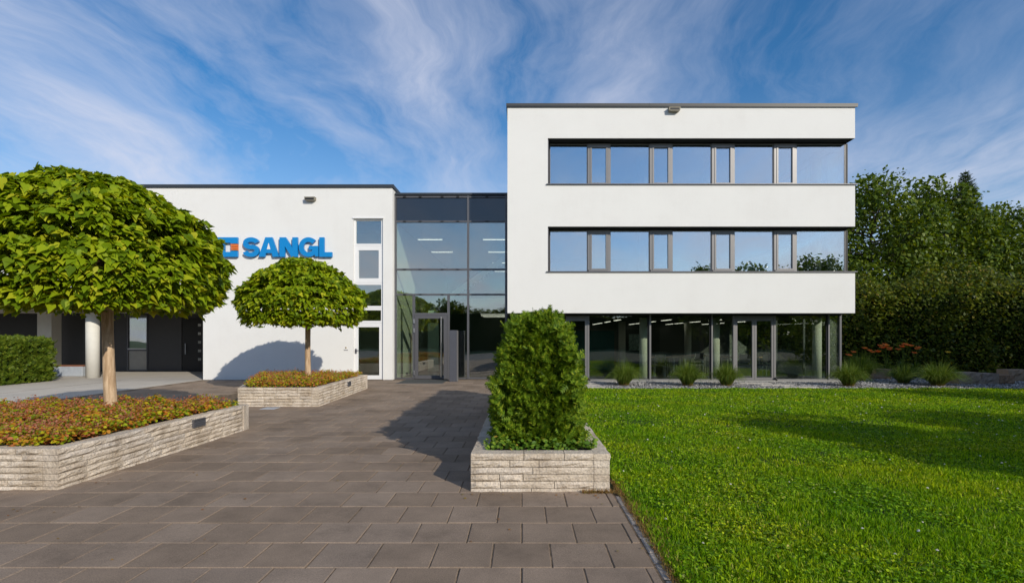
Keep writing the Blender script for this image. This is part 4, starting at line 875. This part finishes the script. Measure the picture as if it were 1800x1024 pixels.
# ------------------------------------------------------------------ gravel and stepping slabs
n = 26000; gx_ = rng.uniform(0.95, 19, n); gy_ = rng.uniform(15.93, 18.30, n)
kk = gx_ > 11.6; gy_[kk] = rng.uniform(15.93, 20.5, kk.sum())
OCT = ([(1, 0, 0), (0, 1, 0), (-1, 0, 0), (0, -1, 0), (0, 0, .75), (0, 0, -.6)], [(0, 1, 4), (1, 2, 4), (2, 3, 4), (3, 0, 4)])
d = rdir(n); Vv, T = scatter(*OCT, basis(d, unit(rng.normal(0, .5, (n, 3))+np.array([0, 0, 1.]))), np.column_stack([gx_, gy_, rng.uniform(-.01, .012, n)]), rng.uniform(.013, .034, n))
GRAV = leafmat('gravel_stone', [(0, (0.10, 0.10, 0.10)), (0.4, (0.25, 0.24, 0.225)), (0.8, (0.42, 0.40, 0.37)), (1, (0.60, 0.58, 0.54))], 0.0, 0.85)
tag(link('gravel', tri_mesh('gravel', Vv, T), GRAV), 'loose grey and white gravel along the foot of the ground-floor glazing', 'gravel', kind='stuff')
def steps(px, label):
    for i, D in enumerate((16.25, 16.95, 17.65)):
        o = thing('stepping_slab', label % ('nearest the lawn', 'in the middle', 'nearest the door')[i], 'slab', (px[i], D, 0.0), 'stepping slabs in the gravel')
        MB().rbox(-0.55, 0.55, -0.18, 0.18, -0.03, 0.030, 0.006).build('slab_body', CONC, o)
steps((8.75, 8.35, 7.95), 'pale concrete stepping slab before the double glass door, %s')
steps((2.05, 2.0, 1.95), 'pale concrete stepping slab right of the yew hedge, %s')

# ------------------------------------------------------------------ ornamental grass tufts
def tuft(x, y, r_, h, n, label, group='ornamental grass tufts along the gravel'):
    o = thing('grass_tuft', label, 'ornamental grass', (x, y, 0), group); V_, T_ = [], []; Vd, Td = [], []
    for k in range(n):
        a = random.uniform(0, 6.283); e = random.random()**0.45; L_ = h*random.uniform(.75, 1.25); out = r_*e*random.uniform(.75, 1.2); b0 = Vector((math.cos(a)*.13*random.random(), math.sin(a)*.13*random.random(), 0))
        pts = []
        for i in range(5):
            t = i/4; rr = out*t; zz = L_*(1-.12*e)*(t*(1.3-0.3*t)-e*e*0.80*t**3); pts.append(b0+Vector((math.cos(a)*rr, math.sin(a)*rr, zz)))
        sd = Vector((-math.sin(a), math.cos(a), 0)); sd = (sd*0.6+Vector((random.gauss(0, .5), random.gauss(0, .5), random.gauss(0, .3)))).normalized()
        w = random.uniform(.004, .008); b = len(V_)
        for i, p in enumerate(pts): ww = w*(1-0.85*(i/4)**1.5); V_ += [tuple(p-sd*ww), tuple(p+sd*ww)]
        for i in range(4): T_ += [(b+2*i, b+2*i+1, b+2*i+3), (b+2*i, b+2*i+3, b+2*i+2)]
        if k % 3 == 0:
            b = len(Vd); f = random.uniform(.25, .5); q = pts[1]*f*2; q = Vector((q.x*1.15, q.y*1.15, q.z*.8+.02)); Vd += [tuple(b0*1.3-sd*.006), tuple(b0*1.3+sd*.006), tuple(q)]; Td.append((b, b+1, b+2))
    link('blades', tri_mesh('blades', V_, T_), TUFTG, o)['kind'] = 'stuff'
    link('dry_base', tri_mesh('dry_base', Vd, Td), DRYGRASS, o)['kind'] = 'stuff'
tuft(X(1097, 17.0), 17.0, .58, .80, 1300, 'round grass tuft before the wide pane left of the first column')
tuft(X(1209, 16.9), 16.9, .60, .82, 1300, 'left one of the two neighbouring grass tufts before the middle panes')
tuft(X(1277, 16.9), 16.9, .55, .78, 1200, 'right one of the two neighbouring grass tufts, left of the double door')
tuft(X(1492, 16.7), 16.7, .62, .80, 1300, 'grass tuft in front of the right corner of the office block')
tuft(X(1512, 19.0), 19.0, .85, 1.05, 1300, 'large grass tuft just behind the corner of the office block')
tuft(X(1648, 16.9), 16.9, .85, .80, 1400, 'shaded broad grass tuft before the dark hedge')
tuft(X(1588, 17.8), 17.8, .6, .7, 900, 'small shaded grass tuft between the flowers and the lawn')
# day lilies
def lily(x, y, h, n, mat, label):
    o = thing('day_lily', label, 'flower', (x, y, 0), 'lilies before the hedge'); V_, T_ = [], []
    for k in range(46):
        a = random.uniform(0, 6.28); L_ = h*random.uniform(.4, .7); sd = Vector((-math.sin(a), math.cos(a), 0))*.013; b = len(V_); pts = [Vector((0, 0, 0)), Vector((math.cos(a)*.12, math.sin(a)*.12, L_*.75)), Vector((math.cos(a)*.38, math.sin(a)*.38, L_*.85))]
        V_ += [tuple(pts[0]-sd), tuple(pts[0]+sd), tuple(pts[1]-sd), tuple(pts[1]+sd), tuple(pts[2])]; T_ += [(b, b+1, b+3), (b, b+3, b+2), (b+2, b+3, b+4)]
    link('leaf_blades', tri_mesh('leaf_blades', V_, T_), TUFTG, o)['kind'] = 'stuff'
    for k in range(n):
        a = random.uniform(0, 6.28); q = random.uniform(.05, .28); top = Vector((math.cos(a)*q, math.sin(a)*q, h*random.uniform(.85, 1.1)))
        MB().tube([(0, 0, 0), (top.x*.4, top.y*.4, top.z*.6), tuple(top)], .006, 5).build('stem', TUFTG, o)
        P = np.repeat(np.array([top]), 6, 0); aa = np.arange(6)*np.pi/3+a; d = np.column_stack([np.cos(aa), np.sin(aa), np.full(6, .45)])-np.array([0, .5, 0]); Vv, T = scatter(*LOBE, basis(d, np.tile([0, -.5, 1.], (6, 1))+d*.1), P, np.full(6, .115)); link('flower', tri_mesh('flower', Vv, T), mat, o)
lab = ['leftmost orange lily clump beside the glazed corner', 'second orange lily clump from the building', 'third orange lily clump from the building', 'fourth orange lily clump from the building', 'rightmost orange lily clump before the dark hedge']
for i, (px, py, nf) in enumerate(((1492, 622, 3), (1530, 612, 5), (1560, 608, 7), (1588, 609, 7), (1609, 614, 3))): D = 20.2+0.15*(i % 2); lily(X(px, D), D, Z(py, D), nf, LILY, lab[i])
lily(X(1658, 20.6), 20.6, Z(613, 20.6), 1, LILYY, 'single yellow lily right of the orange ones')
# rough stone blocks edging the bed
for i, (px, w, h, D, lbl) in enumerate(((1545, .9, .42, 19.6, 'low brown stone block behind the small grass tuft'), (1704, .80, .44, 17.4, 'left stone block of the row right of the broad tuft'), (1738, .62, .40, 17.5, 'middle brown stone block of the row right of the broad tuft'), (1768, .55, .34, 17.6, 'right stone block of the row at the lawn edge'), (1790, .8, .46, 18.6, 'pale stone block behind the row at the right picture edge'))):
    o = thing('stone_boulder', lbl, 'stone', (X(px, D), D, 0), 'stone blocks edging the bed'); bx = rough_block(w, h, .5, i+50, (False, False), 6, 4); bx.v = [(a-w/2+random.uniform(-.02, .02), b*1.0-.05+random.uniform(-.03, .03), c-.04) for a, b, c in bx.v]; bx.build('stone_body', ROCK, o)

# ------------------------------------------------------------------ broad-leaved trees, conifer and hedges
LEAF4 = ([(0, 0, 0), (-.34, .45, .06), (0, 1, -.06), (.34, .45, .06)], [(0, 3, 1), (1, 3, 2)])
def leafy_tree(x, y, H, R, n, leaf, label, seed, mat=DECID, base=0.22, lobes=26, group=None, trunk_r=None, droop=0.0):
    r = np.random.default_rng(seed); rr = random.Random(seed); o = thing('leafy_tree', label, 'tree', (x, y, 0), group); tr = trunk_r or H*.018
    zb = H*base; tm = MB(); top = H*.72
    tpts = [(0, 0, -.1), (rr.uniform(-.1, .1), rr.uniform(-.1, .1), H*.25), (rr.uniform(-.25, .25), rr.uniform(-.2, .2), H*.5), (rr.uniform(-.3, .3), rr.uniform(-.3, .3), top)]
    MB().tube(tpts, [tr*1.3, tr, tr*.7, tr*.25], 9).build('trunk', BARK2, o, None, True)
    lim = MB(); cs = []
    for k in range(lobes):
        t = (k+.5)/lobes; z = zb+(H-zb)*(0.10+0.86*t); prof = math.sin(math.pi*min(1, .16+.80*t))**.75 if t < .6 else math.cos((t-.6)/.4*math.pi/2*.86)**.8
        a = k*2.399+rr.uniform(-.5, .5); q = R*prof*rr.uniform(.35, .86); lr = R*rr.uniform(.26, .44)*(.75+.5*prof*.6)
        c = Vector((math.cos(a)*q, math.sin(a)*q, z-lr*.35)); cs.append((c, lr)); s = Vector(tpts[1])+(Vector(tpts[3])-Vector(tpts[1]))*max(0, min(.95, (z-H*.25)/(top-H*.25)-.15))
        lim.tube([tuple(s), tuple(s.lerp(c, .5)+Vector((0, 0, .12*lr))), tuple(c)], [tr*.32, tr*.2, .012], 5)
        for e in range(4):
            dd = Vector((rr.gauss(0, 1), rr.gauss(0, 1), rr.gauss(.4, .7))).normalized(); lim.tube([tuple(c), tuple(c+dd*lr*1.02)], [.016, .006], 4, False)
    lim.build('limbs', BARK2, o)
    wts = np.array([lr**2 for c, lr in cs]); ch = r.choice(len(cs), n, p=wts/wts.sum()); cc = np.array([tuple(c) for c, lr in cs])[ch]; ll = np.array([lr for c, lr in cs])[ch]
    d = unit(r.normal(0, 1, (n, 3))+np.array([0, 0, .25])); k = r.random(n); rad = ll*(0.45+0.62*k**.6)
    lm = np.array([nz(tuple(a), 2.3) for a in (cc*0.7+d*2.0)]); rad = rad*(1+0.60*lm); p = cc+d*rad[:, None]*np.array([1, 1, .86]); keep = (p[:, 2] > zb*.5) & (lm > -.42)
    p = p[keep]; d = d[keep]; m_ = len(p)
    ld = unit(d*.6+np.array([0, 0, -.25-droop])+r.normal(0, .55, (m_, 3))); nn = unit(d*.5+np.array([0, 0, .8])+r.normal(0, .5, (m_, 3)))
    Vv, T = scatter(*LEAF4, basis(ld, nn), p, leaf*r.uniform(.6, 1.35, m_)); tag(link('crown', tri_mesh('crown', Vv, T), mat, o), kind='stuff'); return o
def conifer(x, y, H, R, label, seed):
    r = random.Random(seed); o = thing('conifer_tree', label, 'tree', (x, y, 0)); MB().tube([(0, 0, -.1), (0, 0, H*.6), (0, 0, H)], [H*.018, H*.009, .01], 8).build('trunk', BARK2, o); bm_ = MB(); pp, dd, ss = [], [], []
    z = H*.2
    while z < H-.15:
        f = 1-z/H; k = 7
        for i in range(k):
            a = i*6.283/k+z*3+r.uniform(-.2, .2); l = R*f**.95*r.uniform(.75, 1.2)+.05; d = Vector((math.cos(a), math.sin(a), .32 if f < .4 else .05)).normalized(); bm_.tube([(0, 0, z), tuple(Vector((0, 0, z))+d*l)], [.02, .006], 4, False)
            for q in range(int(9+26*l)):
                t = r.uniform(.12, 1.05); pp.append(tuple(Vector((0, 0, z))+d*l*t+Vector((r.gauss(0, .05), r.gauss(0, .05), r.gauss(0, .04))))); e = d+Vector((r.gauss(0, .75), r.gauss(0, .75), r.gauss(.1, .3))); dd.append(tuple(e)); ss.append(r.uniform(.16, .30)*(.45+.55*min(1, f*5)))
        z += .20+.20*f
    pp, dd = np.array(pp), np.array(dd); bm_.build('branches', BARK2, o); Vv, T = scatter(*SPR, basis(dd, rng.normal(0, .4, dd.shape)+np.array([0, 0, 1.])), pp, ss); tag(link('crown', tri_mesh('crown', Vv, T), CONIF, o), kind='stuff')
G1 = 'trees behind the tall hedge'
leafy_tree(19.4, 28.5, 10.4, 3.3, 17000, .22, 'tall broad-leaved tree close behind the right end of the office block', 31, group=G1)
leafy_tree(24.2, 30.0, 10.7, 3.2, 17000, .23, 'tall broad-leaved tree in the middle behind the hedge', 32, group=G1)
leafy_tree(28.6, 30.5, 9.4, 3.4, 17000, .23, 'broad-leaved tree behind the hedge, right of the conifer tip', 33, group=G1)
leafy_tree(32.5, 29.5, 7.6, 3.2, 12000, .26, 'lower broad-leaved tree at the right picture edge', 34, group=G1)
leafy_tree(18.0, 33.0, 9.0, 3.0, 9000, .28, 'darker tree seen low behind the office corner', 35, group=G1)
conifer(28.9, 33.5, 12.5, 3.6, 'dark conifer with a pointed tip rising behind the leafy trees', 4)
def leaf_hedge(x0, x1, y0, y1, h, n, leaf, mat, label, seed, name='beech_hedge'):
    o = thing(name, label, 'hedge', ((x0+x1)/2, y0, 0)); r = np.random.default_rng(seed); k = r.random(n)
    p = np.column_stack([r.uniform(x0, x1, n), y0+np.abs(r.normal(0, .22, n)), r.uniform(0.02, h, n)]); t = k > .60; p[t, 1] = r.uniform(y0, y1, t.sum()); p[t, 2] = h-np.abs(r.normal(0, .25, t.sum()))
    e = (k > .94); p[e, 0] = x0+np.abs(r.normal(0, .2, e.sum())); p[e, 2] = r.uniform(0, h, e.sum())
    w = np.array([nz((a[0], a[1], a[2]), .55)*.55+nz((a[0], a[1], a[2]), 1.6)*.30 for a in p]); tz = p[:, 2]/h
    p[:, 1] -= w*(1-t*1.0); p[:, 2] += w*t*2.1+t*np.abs(r.normal(0, .12, n))
    p -= np.array(o.location); d = unit(np.column_stack([r.normal(0, .7, n), r.normal(-.5, .5, n), r.normal(-.1, .5, n)])); nn = unit(np.column_stack([r.normal(0, .4, n), r.normal(-.4, .4, n), np.ones(n)]))
    Vv, T = scatter(*LEAF4, basis(d, nn), p, leaf*r.uniform(.6, 1.4, n)); tag(link('foliage', tri_mesh('foliage', Vv, T), mat, o), kind='stuff')
    MB().box(x0+.5-o.location.x, x1-o.location.x, .75, y1-y0, 0, h-.5).build('shade_core', YEWCORE, o); return o  # added dark box inside the leaves, hedge-depth shade put into its colour
leaf_hedge(13.6, 30, 22.6, 24.4, 4.05, 30000, .135, BEECH, 'tall loose beech hedge, its top sunlit, its foot in deep shade', 61)
# trees right of and behind the photographer: they cast the shade on lawn and hedge and show in the glass
G2 = 'trees standing beyond the right edge of the lawn'
for i, (x, y, H, R) in enumerate(((13.4, -1.3, 6.9, 2.0), (17.0, -1.2, 7.0, 2.3), (21.0, -0.6, 7.2, 2.4))): leafy_tree(x, y, H, R, 6500, .26, 'leafy tree whose shadow stripes the lawn, %s of three from the paving' % ('first', 'second', 'third')[i], 71+i, group=G2)
for i, (x, y, H, R) in enumerate(((24.0, 10.3, 10.3, 2.6), (27.6, 10.0, 10.6, 2.6), (31.2, 10.0, 10.6, 2.8), (20.6, 11.0, 7.6, 2.2), (34.5, 10, 10.6, 2.8))): leafy_tree(x, y, H, R, 6000, .30, 'leafy tree shading the tall hedge, %s of five along the right boundary' % ('second', 'third', 'fourth', 'first', 'fifth')[i], 81+i, base=.1, group=G2)
leafy_tree(15.2, 10.6, 3.0, 1.5, 3500, .16, 'low shrub shading the far right corner of the lawn', 91, base=.05, lobes=14)
G3 = 'trees across the street behind the photographer'
for i, (x, y, H, R) in enumerate(((-22, -26, 6.0, 2.8), (-15.5, -27, 5.0, 2.4), (-9, -25, 6.2, 2.6), (-3, -28, 4.6, 2.6), (3.5, -27, 5.2, 2.8), (9.5, -28, 4.8, 2.6), (16, -27, 6.5, 3.0), (22.5, -26, 7.5, 3.0), (30, -27, 7.2, 3.2), (38, -26, 7.4, 3.2))):
    leafy_tree(x, y, H, R, 4000, .36, 'leafy tree across the street, %s from the left, mirrored in the glass' % ('first', 'second', 'third', 'fourth', 'fifth', 'sixth', 'seventh', 'eighth', 'ninth', 'tenth')[i], 101+i, base=.12, group=G3, lobes=18)
leaf_hedge(-34, 52, -24.5, -22.6, 4.6, 22000, .36, BEECH, 'clipped street hedge behind the photographer', 63, 'street_hedge')

# ------------------------------------------------------------------ fallen leaves and crumbs on the paving
n = 90; P = np.column_stack([rng.uniform(-5, 0.9, n), rng.uniform(2.8, 9, n), np.full(n, 0.008)]); P[:30, 0] = rng.uniform(-5, -3.6, 30); P[:30, 1] = rng.uniform(4.4, 8, 30); P[30:45, 0] = rng.uniform(-0.7, 1, 15); P[30:45, 1] = rng.uniform(4.9, 5.3, 15)
d = rdir(n); d[:, 2] *= .15; Vv, T = scatter(*LOBE, basis(d, unit(np.column_stack([rng.normal(0, .25, n), rng.normal(0, .25, n), np.ones(n)]))), P, rng.uniform(.012, .034, n))
tag(link('fallen_leaves', tri_mesh('fallen_leaves', Vv, T), DRYGRASS), 'small withered leaves scattered over the grey brown paving', 'leaves', kind='stuff')

# white clover heads in the lawn
P = lawn_points(3.2, 14, 1.5); n = len(P); Vv, T = scatter(*OCT, basis(rdir(n), np.tile([0, 0, 1.], (n, 1))), np.column_stack([P, rng.uniform(.03, .055, n)]), rng.uniform(.007, .013, n)*(1+.05*P[:, 1]))
tag(link('clover_flowers', tri_mesh('clover_flowers', Vv, T), leafmat('clover_white', [(0, (0.55, 0.52, 0.42)), (1, (0.72, 0.70, 0.62))], .2)), 'tiny white clover heads dotted over the lawn', 'flowers', kind='stuff')

leaf_hedge(11.9, 30, 31.6, 33.2, 4.6, 12000, .22, BEECH, 'dark rear hedge seen through the glazed corner of the office block', 64, 'rear_hedge')
